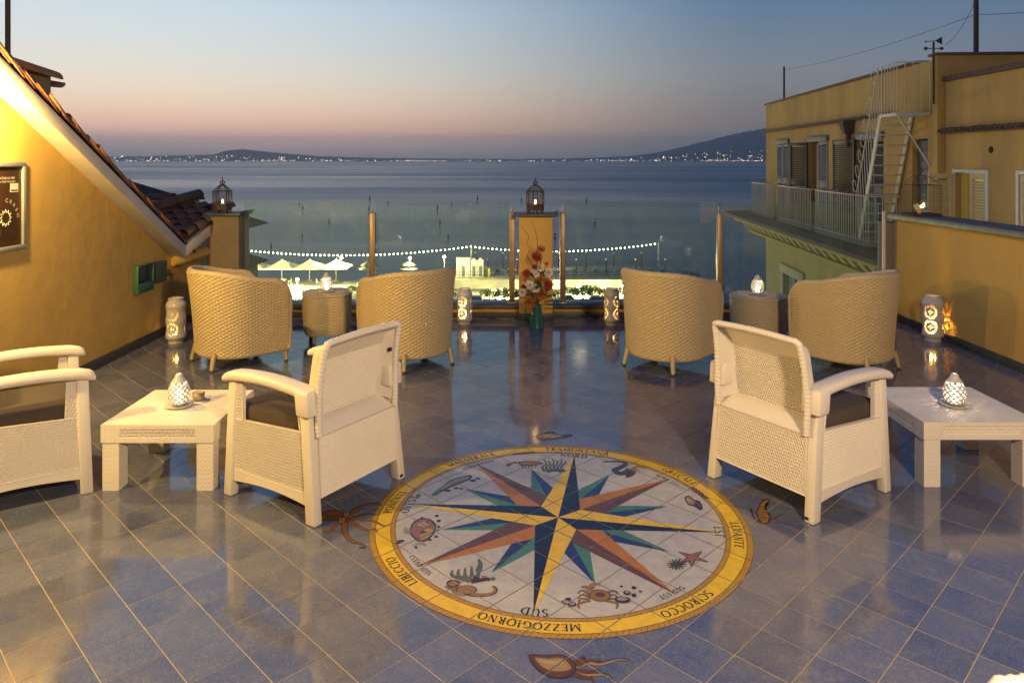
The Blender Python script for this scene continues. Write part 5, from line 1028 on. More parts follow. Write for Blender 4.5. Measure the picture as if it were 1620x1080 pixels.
# ---- woven coffee tables
def coffee_table(label, x0, x1, y0, y1):
    w, d, H = x1-x0, y1-y0, .34
    t = thing('coffee_table', label, 'coffee table', ((x0+x1)/2, (y0+y1)/2, 0), 0, 'cream woven resin coffee tables'); X, Y = w/2, d/2
    mb = MB(); nx, ny = int(w/.013), int(d/.013)
    def hf(u, v):
        a, b = u*nx, v*ny; e = min(u*w, (1-u)*w, v*d, (1-v)*d)
        return .0026*math.cos(2*math.pi*a)*math.cos(2*math.pi*b*.5+math.pi*math.floor(a))*smooth(.002,.01,e)
    mb.relief(lambda u, v: (-X+w*u, -Y+d*v, H), nx*3, ny*3, hf); mb.make('table_top', RESIN, t)
    def apron(p, q, nm):
        mb = MB(); p, q = Vector(p), Vector(q); L_ = (q-p).length; up = Vector((0,0,1)); a = p+(q-p)*.16; b = p+(q-p)*.84
        wpanel(mb, a-up*.070, b-up*.070, b-up*.018, a-up*.018, back=.015); nrm = (q-p).normalized().cross(up)
        def cordh(u, v): return .0014*math.cos(2*math.pi*u*round(L_/.012))
        for s0, s1, z0, z1 in ((0,1,-.018,0),(0,1,-.092,-.070),(0,.16,-.070,-.018),(.84,1,-.070,-.018)):
            A_ = p+(q-p)*s0; B_ = p+(q-p)*s1; nn = max(2, int((B_-A_).length/.003))
            mb.relief(lambda u, v: A_*(1-u)+B_*u+up*(z0+(z1-z0)*v), nn, 2, lambda u, v: .0012*math.cos(2*math.pi*(s0+(s1-s0)*u)*round(L_/.0115)))
        mb.add([p-up*.092, q-up*.092, q-up*.092-nrm*.02, p-up*.092-nrm*.02], [(0,3,2,1)])
        mb.make(nm, RESIN, t)
    apron((-X,-Y,H), (X,-Y,H), 'apron'); apron((X,-Y,H), (X,Y,H), 'apron'); apron((X,Y,H), (-X,Y,H), 'apron'); apron((-X,Y,H), (-X,-Y,H), 'apron')
    l = .085; lm = MB(); zt = H-.093; ring = [(0,0),(l,0),(l,l),(0,l),(0,0)]
    for i in range(4):
        p, q = Vector((*ring[i],0)), Vector((*ring[i+1],0)); lm.relief(lambda u, v, p=p, q=q: p*(1-u)+q*u+Vector((0,0,zt*v)), 24, 66, lambda u, v: .0014*math.cos(2*math.pi*u*7)*math.cos(2*math.pi*v*11+math.pi*math.floor(u*7)))
    lm.add([(0,0,.0),(l,0,0),(l,l,0),(0,l,0)], [(3,2,1,0)]); me = lm.mesh('leg', RESIN)
    i_ = .006
    for px, py in ((-X+i_,-Y+i_),(X-l-i_,-Y+i_),(X-l-i_,Y-l-i_),(-X+i_,Y-l-i_)): link('leg', me, t, (px, py, 0))
    return t
coffee_table('square cream coffee table between the two armchairs by the yellow wall', -2.118, -1.535, 3.768, 4.345)
coffee_table('square cream coffee table cut by the picture edge beside the side wall', 2.142, 2.753, 3.81, 4.40)

# ---- pierced porcelain egg lamps
def egg_r(v):   # profile radius for height 0..1
    return .064*max(0, math.sin(math.pi*min(1,(.16+.84*v))))**.72*(1-.22*v) if v < .999 else .012
def egg_mesh():
    mb = MB(); rows, n = 8, 11; Hh = .165
    def P(a, v, off=0):
        r = max(.014, egg_r(v))+off; return (r*math.cos(a), r*math.sin(a), .014+Hh*v)
    vv = [(.04+.70*(k/rows)) for k in range(rows+1)]
    for k in range(rows):
        for j in range(n):
            a0 = 2*math.pi*(j+.5*(k % 2))/n; da = 2*math.pi/n; dv = (vv[1]-vv[0])
            # rounded cell: outer diamond frame, inner hole
            outer = []; inner = []; m = 12
            for q in range(m):
                th = 2*math.pi*q/m; c, s = math.cos(th), math.sin(th)
                lim = 1/(abs(c)+abs(s)); outer.append((a0+c*lim*da*.5, vv[k]+s*lim*dv*1.0)); g = .66*(.35*lim+.65*.78); inner.append((a0+c*g*da*.5, vv[k]+s*g*dv*1.0))
            vs_ = [P(*p) for p in outer]+[P(*p) for p in inner]+[P(*p, -.004) for p in inner]
            mb.add(vs_, [(q, (q+1) % m, m+(q+1) % m, m+q) for q in range(m)]+[(m+q, m+(q+1) % m, 2*m+(q+1) % m, 2*m+q) for q in range(m)], 0, False)
    # solid foot and cap
    mb.lathe([(.001,.010),(.034,.010),(max(.014,egg_r(0)),.014+Hh*.0),(egg_r(.045),.014+Hh*.045)], 28)
    mb.lathe([(egg_r(.735),.014+Hh*.735),(egg_r(.80),.014+Hh*.80),(egg_r(.88),.014+Hh*.88),(.019,.014+Hh*.96),(.013,.014+Hh*1.0),(.009,.014+Hh*.99)], 28)
    return mb.mesh('pierced_shell', PORCELAIN)
EGG = egg_mesh(); PLATE = MB().lathe([(.001,0),(.055,0),(.074,.008),(.074,.011),(.055,.006),(.001,.006)], 36).mesh('saucer', PORCELAIN)
CORE = MB().lathe([(.001,.022),(.016,.022),(.021,.045),(.018,.075),(.001,.085)], 16).mesh('glow_bulb', emit('lamp bulb', (1,.88,.66), 6, False))
def egg_lamp(label, x, y, z, k=1, rz=0):
    e = thing('egg_lamp', label, 'lamp', (x, y, z), rz, 'pierced porcelain egg lamps'); link('pierced_shell', EGG, e); link('saucer', PLATE, e); link('glow_bulb', CORE, e)
    lamp('egg_light', (0,0,.10), EGG_W*k, LED, .012, e); return e
egg_lamp('lit pierced egg lamp on the coffee table by the yellow wall', -1.845, 4.055, .342, .8)
egg_lamp('lit pierced egg lamp on the coffee table beside the side wall', 2.455, 4.06, .342, 1.3, .4)
egg_lamp('lit pierced egg lamp on the rounded square wicker table', -1.745, 6.88, .468, .7, .2)
egg_lamp('lit pierced egg lamp on the round wicker table', 2.262, 6.74, .468, .8, .9)
ct = thing('tea_light_cup', 'small round candle cup behind the egg lamp on the coffee table', 'candle', (-1.785, 4.165, .342))
MB().lathe([(.001,0),(.03,0),(.034,.008),(.034,.040),(.030,.042),(.029,.034),(.001,.034)], 24).make('cup', mat('stoneware', (.42,.33,.22), (.36,.28,.19), 20, 3, .5), ct); MB().lathe([(.001,.036),(.028,.036)], 20).make('wax', mat('orange wax', (.65,.34,.06), None, rough=.5), ct)

# ---- tall pierced porcelain lanterns
def lantern_mesh():
    rad, H0, H1 = .087, .055, .335; nA, nZ = 200, 100
    def hole(s, z):      # s arc position, z height
        P_ = 2*math.pi*rad/3
        def ros(cx, cz):
            dx = (s-cx+P_/2) % P_-P_/2; dz = z-cz; r = math.hypot(dx, dz); a = math.atan2(dz, dx)
            if .040 < r < .061 and (a*22/(2*math.pi)) % 1 < .58: return True
            for q in range(4):
                t = q*math.pi/2; ux, uz = dx-.013*math.cos(t), dz-.013*math.sin(t); l = ux*math.cos(t)+uz*math.sin(t); w = -ux*math.sin(t)+uz*math.cos(t)
                if (l/.011)**2+(w/.006)**2 < 1: return True
            return False
        if ros(0, .130) or ros(0, .262): return True
        for cz in (.072, .196, .318):
            dx = (s-P_/2+P_/2) % P_-P_/2
            dx = (s+P_/2) % P_-P_/2
            dz = z-cz
            for ex, ez in ((0,0),(.012,.0),(-.012,0),(0,.014),(0,-.014),(.022,.006),(-.022,.006),(.022,-.008),(-.022,-.008)):
                if abs(dx) > .05: break
                ddx = ((s-P_/2) % P_); ddx = ddx-P_ if ddx > P_/2 else ddx
                if (ddx-ex)**2+(dz-ez)**2 < .0058**2: return True
        return False
    mb = MB(); vs = []; fs_ = []
    prof = lambda z: rad+.004*math.cos((z-.2)/.14*2*math.pi)
    for layer, dr in ((0,0),(1,-.006)):
        for i in range(nA):
            for j in range(nZ+1):
                z = H0+(H1-H0)*j/nZ; a = 2*math.pi*i/nA; r = prof(z)+dr; vs.append((r*math.cos(a), r*math.sin(a), z))
    off = nA*(nZ+1); solid = {}
    for i in range(nA):
        for j in range(nZ):
            solid[i, j] = not hole((i+.5)/nA*2*math.pi*rad, H0+(H1-H0)*(j+.5)/nZ)
    idx = lambda i, j, l: l*off+(i % nA)*(nZ+1)+j
    for (i, j), s in solid.items():
        if not s: continue
        fs_.append((idx(i,j,0), idx(i+1,j,0), idx(i+1,j+1,0), idx(i,j+1,0))); fs_.append((idx(i,j+1,1), idx(i+1,j+1,1), idx(i+1,j,1), idx(i,j,1)))
        for (di, dj, a, b) in ((1,0,(1,0),(1,1)),(-1,0,(0,1),(0,0)),(0,1,(1,1),(0,1)),(0,-1,(0,0),(1,0))):
            nb = solid.get(((i+di) % nA, j+dj), True)
            if not nb: fs_.append((idx(i+a[0],j+a[1],0), idx(i+b[0],j+b[1],0), idx(i+b[0],j+b[1],1), idx(i+a[0],j+a[1],1))[::-1])
    mb.add(vs, fs_, 0, True)
    mb.lathe([(prof(H1),H1),(.086,.352),(.076,.368),(.068,.374),(.068,.392),(.071,.398),(.064,.400),(.062,.374),(.074,.362),(.080,.348),(prof(H1)-.006,H1)], 48)
    mb.lathe([(prof(H0),H0),(.086,.040),(.074,.032),(.066,.028),(.070,.004),(.070,0),(.001,0)], 48); mb.lathe([(prof(H0)-.006,H0),(.06,.036),(.001,.034)], 48)
    return mb.mesh('pierced_shell', PORCELAIN)
LANT = lantern_mesh(); TEA = MB().lathe([(.001,.036),(.02,.036),(.02,.056),(.001,.056)], 16).mesh('tea_light', WAX)
FLAME = MB().lathe([(.001,0),(.005,.006),(.006,.014),(.003,.026),(.0005,.034)], 10).mesh('flame', emit('candle flame', (1,.72,.30), 60, False))
def lantern(label, x, y, k, sc=1.0, rz=0):
    l = thing('porcelain_lantern', label, 'lantern', (x, y, 0), rz, 'tall pierced white lanterns'); l.scale = (sc, sc, sc*1.045)
    link('pierced_shell', LANT, l); t = link('tea_light', TEA, l); link('flame', FLAME, t, (0,0,.056)); lamp('candle_light', (0,0,.15), LANTERN_W*k, CANDLE, .022, l); return l
lantern('tall pierced white lantern standing against the yellow wall', -3.145, 6.85, .45, 1.0, .5)
lantern('glowing pierced lantern at the parapet left of the flower jug', -.495, 7.64, 2.0, .88, .2)
lantern('pale pierced lantern at the parapet right of the flower jug', 1.035, 7.60, .6, .90, 1.3)
lantern('glowing pierced lantern in the corner of the ochre side wall', 3.985, 6.93, 2.2, 1.02, 1.85)

# ---- wire birdcage lanterns on the pillars
def birdcage(label, x, y, z):
    c = thing('birdcage_lantern', label, 'lantern', (x, y, z), R(15), 'birdcage lanterns on the pillars'); r = .098; n = 6
    ring = lambda z_, rr=r: [(rr*math.cos(2*math.pi*i/n), rr*math.sin(2*math.pi*i/n), z_) for i in range(n+1)]
    mb = MB(); mb.lathe([(.001,.028),(r,.028),(r,.085),(r-.004,.085),(r-.004,.032),(.001,.032)], 6, smooth=False); mb.make('base_tray', RUSTIRON, c)
    ft = MB().lathe([(.001,0),(.010,0),(.007,.012),(.008,.029)], 8).mesh('foot', RUSTIRON)
    for i in range(n): link('foot', ft, c, (r*.86*math.cos(2*math.pi*i/n), r*.86*math.sin(2*math.pi*i/n), 0))
    mb = MB()
    for z_ in (.087, .235): mb.tube(ring(z_), .0045, 6, caps=False)
    for i in range(n):
        a = 2*math.pi*i/n; mb.tube([(r*math.cos(a),r*math.sin(a),.085),(r*math.cos(a),r*math.sin(a),.236)], .0045, 6)
    mb.make('frame', BLACKIRON, c)
    mb = MB()
    for i in range(n):
        p, q = Vector(ring(0)[i]), Vector(ring(0)[i+1])
        for k in range(1, 7): m = p.lerp(q, k/7); mb.tube([(m.x,m.y,.086),(m.x,m.y,.236)], .0011, 4, caps=False)
    for k in range(1, 9): mb.tube(ring(.086+.0165*k, r*.998), .0009, 4, caps=False)
    mb.make('wire_mesh', BLACKIRON, c)
    mb = MB()
    for i in range(n):
        a = 2*math.pi*i/n; mb.tube([(r*math.cos(a),r*math.sin(a),.236),(r*.62*math.cos(a),r*.62*math.sin(a),.272),(.030*math.cos(a),.030*math.sin(a),.296)], .004, 6)
        for k in range(1, 4):
            p, q = Vector(ring(.236)[i]), Vector(ring(.236)[i+1]); s, t = Vector(ring(.295, .03)[i]), Vector(ring(.295, .03)[i+1]); mb.tube([p.lerp(q, k/4), s.lerp(t, k/4)], .001, 4, caps=False)
    mb.tube(ring(.258, r*.76), .0015, 4, caps=False); mb.lathe([(.034,.292),(.034,.300),(.022,.306),(.001,.308)], 12); mb.make('roof', BLACKIRON, c)
    mb = MB()
    for i in range(4):
        a = math.pi*i/4
        for s in (-1, 1): mb.tube([(0,0,.306),(s*.024*math.cos(a),s*.024*math.sin(a),.318),(s*.026*math.cos(a),s*.026*math.sin(a),.336),(0,0,.348)], .003, 5)
    mb.lathe([(.001,.345),(.009,.350),(.004,.357),(.006,.366),(.001,.390)], 10); mb.make('crown', BLACKIRON, c)
    w = MB().lathe([(.001,.034),(.022,.034),(.022,.105),(.001,.105)], 16).make('candle', WAX, c); link('flame', FLAME, w, (0,0,.106), scale=(1.5,1.5,1.1)); lamp('candle_light', (0,0,.135), CANDLE_W, CANDLE, .008, c); return c
birdcage('birdcage lantern with lit candle on top of the yellow pillar', .252, 7.93, 1.133)
birdcage('birdcage lantern with lit candle on the brown corner pillar', -3.165, 8.00, 1.133)

# ---- house shaped wire lantern on the side wall with a shell candle
hl_ = thing('house_lantern', 'house shaped wire mesh lantern standing on the side wall coping', 'lantern', (4.20, 7.52, 1.139)); w, d, H = .145, .11, .31
mb = MB()
for sx in (-1,1):
    for sy in (-1,1): mb.tube([(sx*w,sy*d,0),(sx*w,sy*d,H),(sx*w*.45,sy*d*.45,H+.085),(0,0,H+.10)], .0032, 6)
for z_ in (.02, H): mb.tube([(-w,-d,z_),(w,-d,z_),(w,d,z_),(-w,d,z_),(-w,-d,z_)], .003, 6)
mb.tube([(0,0,H+.10),(0,0,H+.125),(.018,0,H+.15),(0,0,H+.17),(-.018,0,H+.15),(0,0,H+.125)], .004, 6); mb.make('frame', BLACKIRON, hl_)
mb = MB()
for k in range(1, 14):
    x = -w+2*w*k/14
    for sy in (-1,1): mb.tube([(x,sy*d,.02),(x,sy*d,H)], .0006, 4, caps=False)
for k in range(1, 11):
    y = -d+2*d*k/11
    for sx in (-1,1): mb.tube([(sx*w,y,.02),(sx*w,y,H)], .0006, 4, caps=False)
for k in range(1, 14): z_ = .02+(H-.02)*k/14; mb.tube([(-w,-d,z_),(w,-d,z_),(w,d,z_),(-w,d,z_),(-w,-d,z_)], .0006, 4, caps=False)
mb.make('wire_mesh', BLACKIRON, hl_); MB().cbox((-w-.01,-d-.01,0), (w+.01,d+.01,.018), .003).make('base', RUSTIRON, hl_)
sc_ = thing('shell_candle', 'glowing shell shaped candle inside the wire lantern on the side wall', 'candle', (4.175, 7.50, 1.158)); mb = MB()
mb.grid(lambda u, v: ((.016+.040*math.sin(v*1.35))*math.cos(2*math.pi*u), (.012+.030*math.sin(v*1.35))*math.sin(2*math.pi*u), .005+.075*v+(.022*math.sin(4*math.pi*u+.6)+.012*math.sin(10*math.pi*u))*v*v), 40, 10)
mb.make('shell', mat('translucent shell', (.8,.66,.45), None, rough=.4), sc_); MB().lathe([(.001,.0),(.018,.0),(.018,.03),(.001,.03)], 14).make('wax', WAX, sc_); link('flame', FLAME, sc_, (0,0,.03)); lamp('candle_light', (0,0,.07), .9, (1,.62,.24), .01, sc_)

# ---- enamel jug and flowers
jg = thing('enamel_jug', 'tall green enamel jug on the floor before the yellow pillar', 'jug', (.25, 7.46, 0))
MB().lathe([(.001,0),(.075,0),(.078,.008),(.074,.02),(.066,.09),(.055,.17),(.048,.215),(.050,.235),(.046,.235),(.044,.215),(.05,.17),(.060,.09),(.068,.02),(.001,.015)], 40).make('body', TEALENAMEL, jg)
MB().tube([(-.048,0,.222),(-.085,0,.235),(-.112,0,.20),(-.108,0,.15),(-.085,0,.10),(-.064,0,.075)], [.007,.008,.009,.009,.008,.007], 10).make('handle', TEALENAMEL, jg)
MB().lathe([(.0765,.006),(.0795,.009),(.0765,.012)], 40).make('foot_ring', mat('brass band', (.25,.20,.08), None, rough=.35, metal=.6), jg)
bq = thing('flower_bouquet', 'bouquet of orange, red and white flowers with curly twigs in the green jug', 'flowers', (.25, 7.46, .2))
FC = dict(orange=mat('orange petal', (.38,.12,.025), (.30,.085,.02), 30, 3, .6), red=mat('red petal', (.30,.03,.028), (.22,.02,.02), 30, 3, .55), white=mat('white petal', (.66,.62,.55), (.58,.54,.46), 30, 3, .6))
HEART = mat('flower heart', (.12,.05,.015), None, rough=.9)
def flower_mesh(c, seed):
    rnd = random.Random(seed); mb = MB()
    for ring_, (n, r, tilt) in enumerate([(13, 1.0, .15), (12, .85, .55), (9, .6, .95)] if c != 'white' else [(9, 1.0, .2), (8, .85, .6), (7, .62, 1.0), (5, .4, 1.3)]):
        for k in range(n):
            a = 2*math.pi*(k+.5*ring_)/n+rnd.uniform(-.1,.1); t = tilt+rnd.uniform(-.15,.15); w = r*rnd.uniform(.2,.3)
            ux, uy = math.cos(a), math.sin(a); vx, vy = -uy, ux; L_ = r*rnd.uniform(.88,1.1)
            q = []
            for s, ww in ((.08,.35),(.5,1),(.85,.8),(1,.25)):
                rr = L_*s*math.cos(t*s); z = L_*s*math.sin(t*s)*.75
                q += [(ux*rr+vx*w*ww, uy*rr+vy*w*ww, z+.05*w), (ux*rr-vx*w*ww, uy*rr-vy*w*ww, z+.05*w)]
            mb.add(q, [(0,1,3,2),(2,3,5,4),(4,5,7,6)], 0, True)
    mb.lathe([(.001,.16),(.14,.10),(.17,.0)], 8, 1); mb.lathe([(.001,-.30),(.10,-.26),(.16,-.05),(.1,.02)], 8, 2)
    return mb.mesh('flower', [FC[c], HEART, LEAF])
FM = {c: [flower_mesh(c, s) for s in (1,2)] for c in FC}
rnd = random.Random(17); root = Vector((.25, 7.46, .2))
for i, (c, x, y, z, r) in enumerate(FLOWERS):
    p = Vector((x, y, z)); d = Vector((x-.25, -.9+rnd.uniform(-.3,.2), (z-.45)*1.0+rnd.uniform(-.1,.35))).normalized()
    link('flower', FM[c][i % 2], bq, p-root, rot=d.to_track_quat('Z', 'Y').to_euler(), scale=(r*1.3,r*1.3,r*1.3))
    mb = MB(); mb.tube([(0+rnd.uniform(-.02,.02),rnd.uniform(-.02,.02),-.02), Vector((0,0,.06)).lerp(p-root, .5)+Vector((0,.01,.0)), p-root-d*r*.2], .0028, 5); mb.make('stem', LEAF, bq)
lf = MB(); lf.grid(lambda u, v: ((v-.5)*.36*math.sin(math.pi*min(.97,u+.04))**.8, u, .18*math.sin(u*2.2)+.10*abs(v-.5)), 8, 4); leaf_me = lf.mesh('leaf', LEAF)
for k in range(34):
    a = rnd.uniform(0, 2*math.pi); zz = rnd.uniform(.05, .34); rr = rnd.uniform(.02, .10)
    link('leaf', leaf_me, bq, (rr*math.cos(a), rr*math.sin(a)*.6+.02, zz), rot=(rnd.uniform(-.2,1.0), rnd.uniform(-.5,.5), a-math.pi/2+rnd.uniform(-.5,.5)), scale=(.10,.11,.10))
for (x, z, l, rz, tl) in [(.07,.055,.19,-1.15,-.20),(.09,.03,.2,-1.35,-.35),(.06,.09,.16,-1.0,.0),(-.07,.07,.12,1.2,.1),(-.08,.12,.12,1.0,.2)]: link('leaf', leaf_me, bq, (x, -.03, z), rot=(tl, 0, rz), scale=(l*.6,l,l))
for t in TWIGS:
    P = [Vector(p)-root for p in t]; Q_ = [Vector((rnd.uniform(-.01,.01),0,-.02))]
    for i in range(len(P)-1):
        p0, p1, p2, p3 = (P[max(0, min(len(P)-1, i+k))] for k in (-1,0,1,2))
        for s in range(4): tt = s/4; Q_.append(.5*((2*p1)+(p2-p0)*tt+(2*p0-5*p1+4*p2-p3)*tt*tt+(3*p1-p0-3*p2+p3)*tt**3))
    Q_.append(P[-1]); MB().tube(Q_, [.0045*(1-.7*i/len(Q_)) for i in range(len(Q_))], 6).make('twig', BARK, bq)

# ---- the hotel behind the viewer, which the glass reflects
ht_ = thing('hotel_wall', 'ochre hotel front with glazed doors behind the viewpoint', 'building', (.35, -2.4, 0))
hm_ = MB(); wall_open(hm_, -4.2, 4.2, -.2, 6.2, [(-2.6,-1.2,.0,2.3),(-.7,.7,.0,2.3),(1.2,2.6,.0,2.3)], depth=.2); hm_.box((-4.2,.25,-.2), (4.2,.45,6.2)); hw_ = hm_.make('wall', mat('brown hotel render', (.17,.12,.07), (.13,.09,.055), 2, 5, .9, coords='World'), ht_); ht_.rotation_euler = (0,0,math.pi)
for a_ in (-2.6,-.7,1.2):
    d_ = MB().box((a_,.15,0), (a_+1.4,.17,2.3)).make('glazed_door', PANE, ht_); MB().box((a_+.66,.10,0), (a_+.74,.149,2.3)).make('stile', SHUTTER_D, d_)

# ---- terrace lamp on a post behind the viewer
tl = thing('terrace_lamp', 'lit globe lamp on a black post behind the viewpoint', 'lamp', (1.55, -.53, 0))
MB().lathe([(.001,0),(.11,0),(.11,.015),(.04,.04),(.025,.10),(.022,2.45),(.05,2.47),(.05,2.50)], 20).make('post', BLACKIRON, tl)
MB().lathe([(.04,2.50),(.10,2.54),(.14,2.64),(.10,2.74),(.04,2.78),(.001,2.78)], 24).make('globe', emit('lit opal globe', (1,.78,.52), 10, False), tl)
lamp('globe_light', (-.05,.33,2.62), POST_LAMP_W, WARM2, .16, tl)

# ================================================================== BATHING BEACH BELOW
WOODPILE = mat('dark wet timber', (.05,.045,.04), (.03,.028,.026), 6, 4, .7)
RED = mat('red marker paint', (.30,.04,.03), None, rough=.6)
spar = MB(); spar.lathe([(.001,-1),(.16,-1),(.16,1.2),(.42,1.3),(.42,1.9),(.16,2.05),(.14,2.9),(.001,2.9)], 8); spar_me = spar.mesh('post', WOODPILE)
top_me = {False: MB().lathe([(.001,2.9),(.30,2.95),(.30,3.15),(.001,3.3)], 8).mesh('top_mark', WOODPILE), True: MB().lathe([(.001,2.9),(.5,3.0),(.5,3.6),(.001,3.8)], 8).mesh('top_mark', RED)}
BUOYS.sort(); RED_I = min(range(len(BUOYS)), key=lambda i: abs(BUOYS[i][0]-11.6))
for i, (x, y) in enumerate(BUOYS):
    b = thing('mooring_post', f'dark mooring post in the sea, {ORD[i]} from the left' if i != RED_I else 'mooring post with a red top mark right of the yellow pillar', 'mooring post', (x, y, SEA_Z), 0, 'mooring posts in the bay')
    s = (.75+.25*(i % 3)/2)*max(.62, min(1.1, y/210)); b.scale = (s*.9, s*.9, s*.85); link('post', spar_me, b); link('top_mark', top_me[i == RED_I], b)

BULB = MB().lathe([(.001,-.12),(.09,-.08),(.12,0),(.09,.08),(.04,.11),(.001,.12)], 8).mesh('bulb', emit('string bulb', (1,.84,.50), 40, False))
def lights(label, pts):
    c = Vector(pts[0]); o = thing('string_lights', label, 'string lights', c)
    MB().tube([Vector(p)+Vector((0,0,.2))-c for p in pts], .03, 4).make('cable', BLACKIRON, o)
    for p in pts: link('bulb', BULB, o, Vector(p)-c)
lights('long string of lit bulbs sagging between the corner pillar and the white pole', STRING_A)
lights('string of lit bulbs from the white pole towards the end of the pier', STRING_B)
def pole(label, x, y, z0, z1, r=.12):
    p = thing('light_pole', label, 'pole', (x, y, z0)); MB().lathe([(.001,0),(r*1.6,0),(r*1.5,.5),(r,.6),(r*.8,z1-z0),(.001,z1-z0+.05)], 10).make('shaft', WHITEPAINT, p); MB().lathe([(.001,z1-z0),(r*1.6,z1-z0+.05),(.001,z1-z0+.2)], 8).make('finial', WHITEPAINT, p)
pole('white light pole behind the beach cabins', -7.25, 130, QUAY_Z-2, -13.4)
pole('slim white pole at the far end of the pier', 29.0, 145, SEA_Z, -14.6)

# pier on piles with its row of mooring poles
PIERX0, PIERX1, PIERY0, PIERY1, PZ = -12, 30, 125, 139, -18.4
pr = thing('bathing_pier', 'concrete bathing pier on piles behind the yellow pillar', 'pier', (0, 132, SEA_Z))
MB().box((PIERX0,-7,PZ-SEA_Z-.35), (PIERX1,7,PZ-SEA_Z)).make('deck', CONCRETE, pr)
pile = MB().lathe([(.25,-2),(.25,1.25),(.001,1.25)], 8).mesh('pile', WOODPILE)
for i in range(9):
    for yy in (-6, 6): link('pile', pile, pr, (PIERX0+1+i*5, yy, 0))
rl = MB()
for yy in (-6.8, 6.8):
    for z_ in (.55, 1.05): rl.tube([(PIERX0,yy,PZ-SEA_Z+z_),(PIERX1,yy,PZ-SEA_Z+z_)], .035, 5)
rl.make('railing', WOODPILE, pr)
sp_ = MB().tube([(0,0,0),(0,0,1.1)], .04, 5).mesh('baluster', WOODPILE)
for i in range(29): link('baluster', sp_, pr, (PIERX0+1.5*i, -6.8, PZ-SEA_Z)); link('baluster', sp_, pr, (PIERX0+1.5*i, 6.8, PZ-SEA_Z))
pk = MB().lathe([(.001,0),(.11,0),(.10,2.6),(.001,2.65)], 8).mesh('shaft', WOODPILE); pk2 = MB().lathe([(.001,2.6),(.13,2.65),(.13,2.9),(.001,2.95)], 8).mesh('cap', WHITEPAINT)
for i in range(15):
    p = thing('mooring_pole', f'dark mooring pole with pale cap, {ORD[i]} from the left along the pier', 'mooring pole', (-9.5+2.6*i, 137.5 if i % 2 else 128.5, PZ), 0, 'mooring poles along the pier'); link('shaft', pk, p); link('cap', pk2, p)

# parasols
CANV = mat('cream parasol canvas', (.66,.60,.45), (.60,.54,.40), 3, 3, .9)
um = MB(); r_ = 2.15
um.grid(lambda u, v: ((lambda a, q: (q*math.copysign(min(1, abs(math.cos(a))*1.42), math.cos(a)), q*math.copysign(min(1, abs(math.sin(a))*1.42), math.sin(a)), 3.5-1.15*v-.10*math.sin(math.pi*v)))(2*math.pi*u, r_*v)), 32, 6)
um.grid(lambda u, v: ((lambda a: (r_*math.copysign(min(1, abs(math.cos(a))*1.42), math.cos(a)), r_*math.copysign(min(1, abs(math.sin(a))*1.42), math.sin(a)), 2.35-.22*v))(2*math.pi*u)), 32, 1)
um_me = um.mesh('canopy', CANV); up_me = MB().tube([(0,0,0),(0,0,3.6)], .05, 6).mesh('pole', WHITEPAINT); ub_me = MB().cbox((-.4,-.4,0), (.4,.4,.12), .03).mesh('base', CONCRETE)
PAR = [(-47.6,'first'),(-42.9,'second'),(-38.2,'third'),(-33.6,'fourth'),(-29.2,'last')]
for i, (x, nm) in enumerate(PAR):
    u = thing('parasol', f'cream parasol, {nm} of the row seen right of the corner pillar', 'parasol', (x, 121.5, QUAY_Z), .0, 'cream parasols on the quay'); link('canopy', um_me, u); link('pole', up_me, u); link('base', ub_me, u); u.scale = (1.08,1.08,1.0)
# closed dark parasols at the water's edge
for i, x in enumerate((-23.6, -16.9)):
    u = thing('thatched_parasol', 'dark two tiered parasol on the quay, '+('nearest the cream parasols' if i == 0 else 'behind the tub chair'), 'parasol', (x, 120, QUAY_Z))
    MB().lathe([(.001,3.5),(.3,3.35),(1.15,2.85),(1.2,2.75)], 10).make('upper_canopy', WOODPILE, u); MB().lathe([(.2,2.8),(1.5,2.25),(1.55,2.15)], 10).make('lower_canopy', WOODPILE, u); MB().tube([(0,0,0),(0,0,3.4)], .05, 6).make('pole', WOODPILE, u)
# cafe tables and chairs under the parasols
tab = MB(); tab.lathe([(.001,.74),(.55,.74),(.55,.78),(.001,.78)], 10); tab_me = tab.mesh('table_top', WHITEPAINT); tl_me = MB().lathe([(.25,0),(.05,.06),(.05,.74)], 8).mesh('leg', WHITEPAINT)
cs = MB(); cs.cbox((-.24,-.24,.42), (.24,.24,.47), .01); cs_me = cs.mesh('seat', CANV); cb_me = MB().cbox((-.24,.20,.47), (.24,.24,.9), .01).mesh('backrest', CANV); clm = MB().tube([(0,0,0),(0,0,.43)], .02, 5).mesh('leg', WHITEPAINT)
rnd = random.Random(2)
for i in range(12):
    x = -49+i*2.35+rnd.uniform(-.4,.4); y = 111+rnd.uniform(-5,8); a0_ = rnd.uniform(-1.2,1.2)
    t = thing('cafe_table', f'small white cafe table on the quay, {ORD[i]} from the left', 'table', (x, y, QUAY_Z), 0, 'cafe tables on the quay'); link('table_top', tab_me, t); link('leg', tl_me, t)
    for k in range(2):
        a = a0_+k*math.pi; c = thing('cafe_chair', f'pale cafe chair on the {("right","left")[math.cos(a) < 0]} side of the {ORD[i]} cafe table from the left', 'chair', (x+.9*math.cos(a), y+.9*math.sin(a), QUAY_Z), a-math.pi/2, 'cafe chairs on the quay'); link('seat', cs_me, c); link('backrest', cb_me, c)
        for sx in (-.2,.2):
            for sy in (-.2,.2): link('leg', clm, c, (sx, sy, 0))
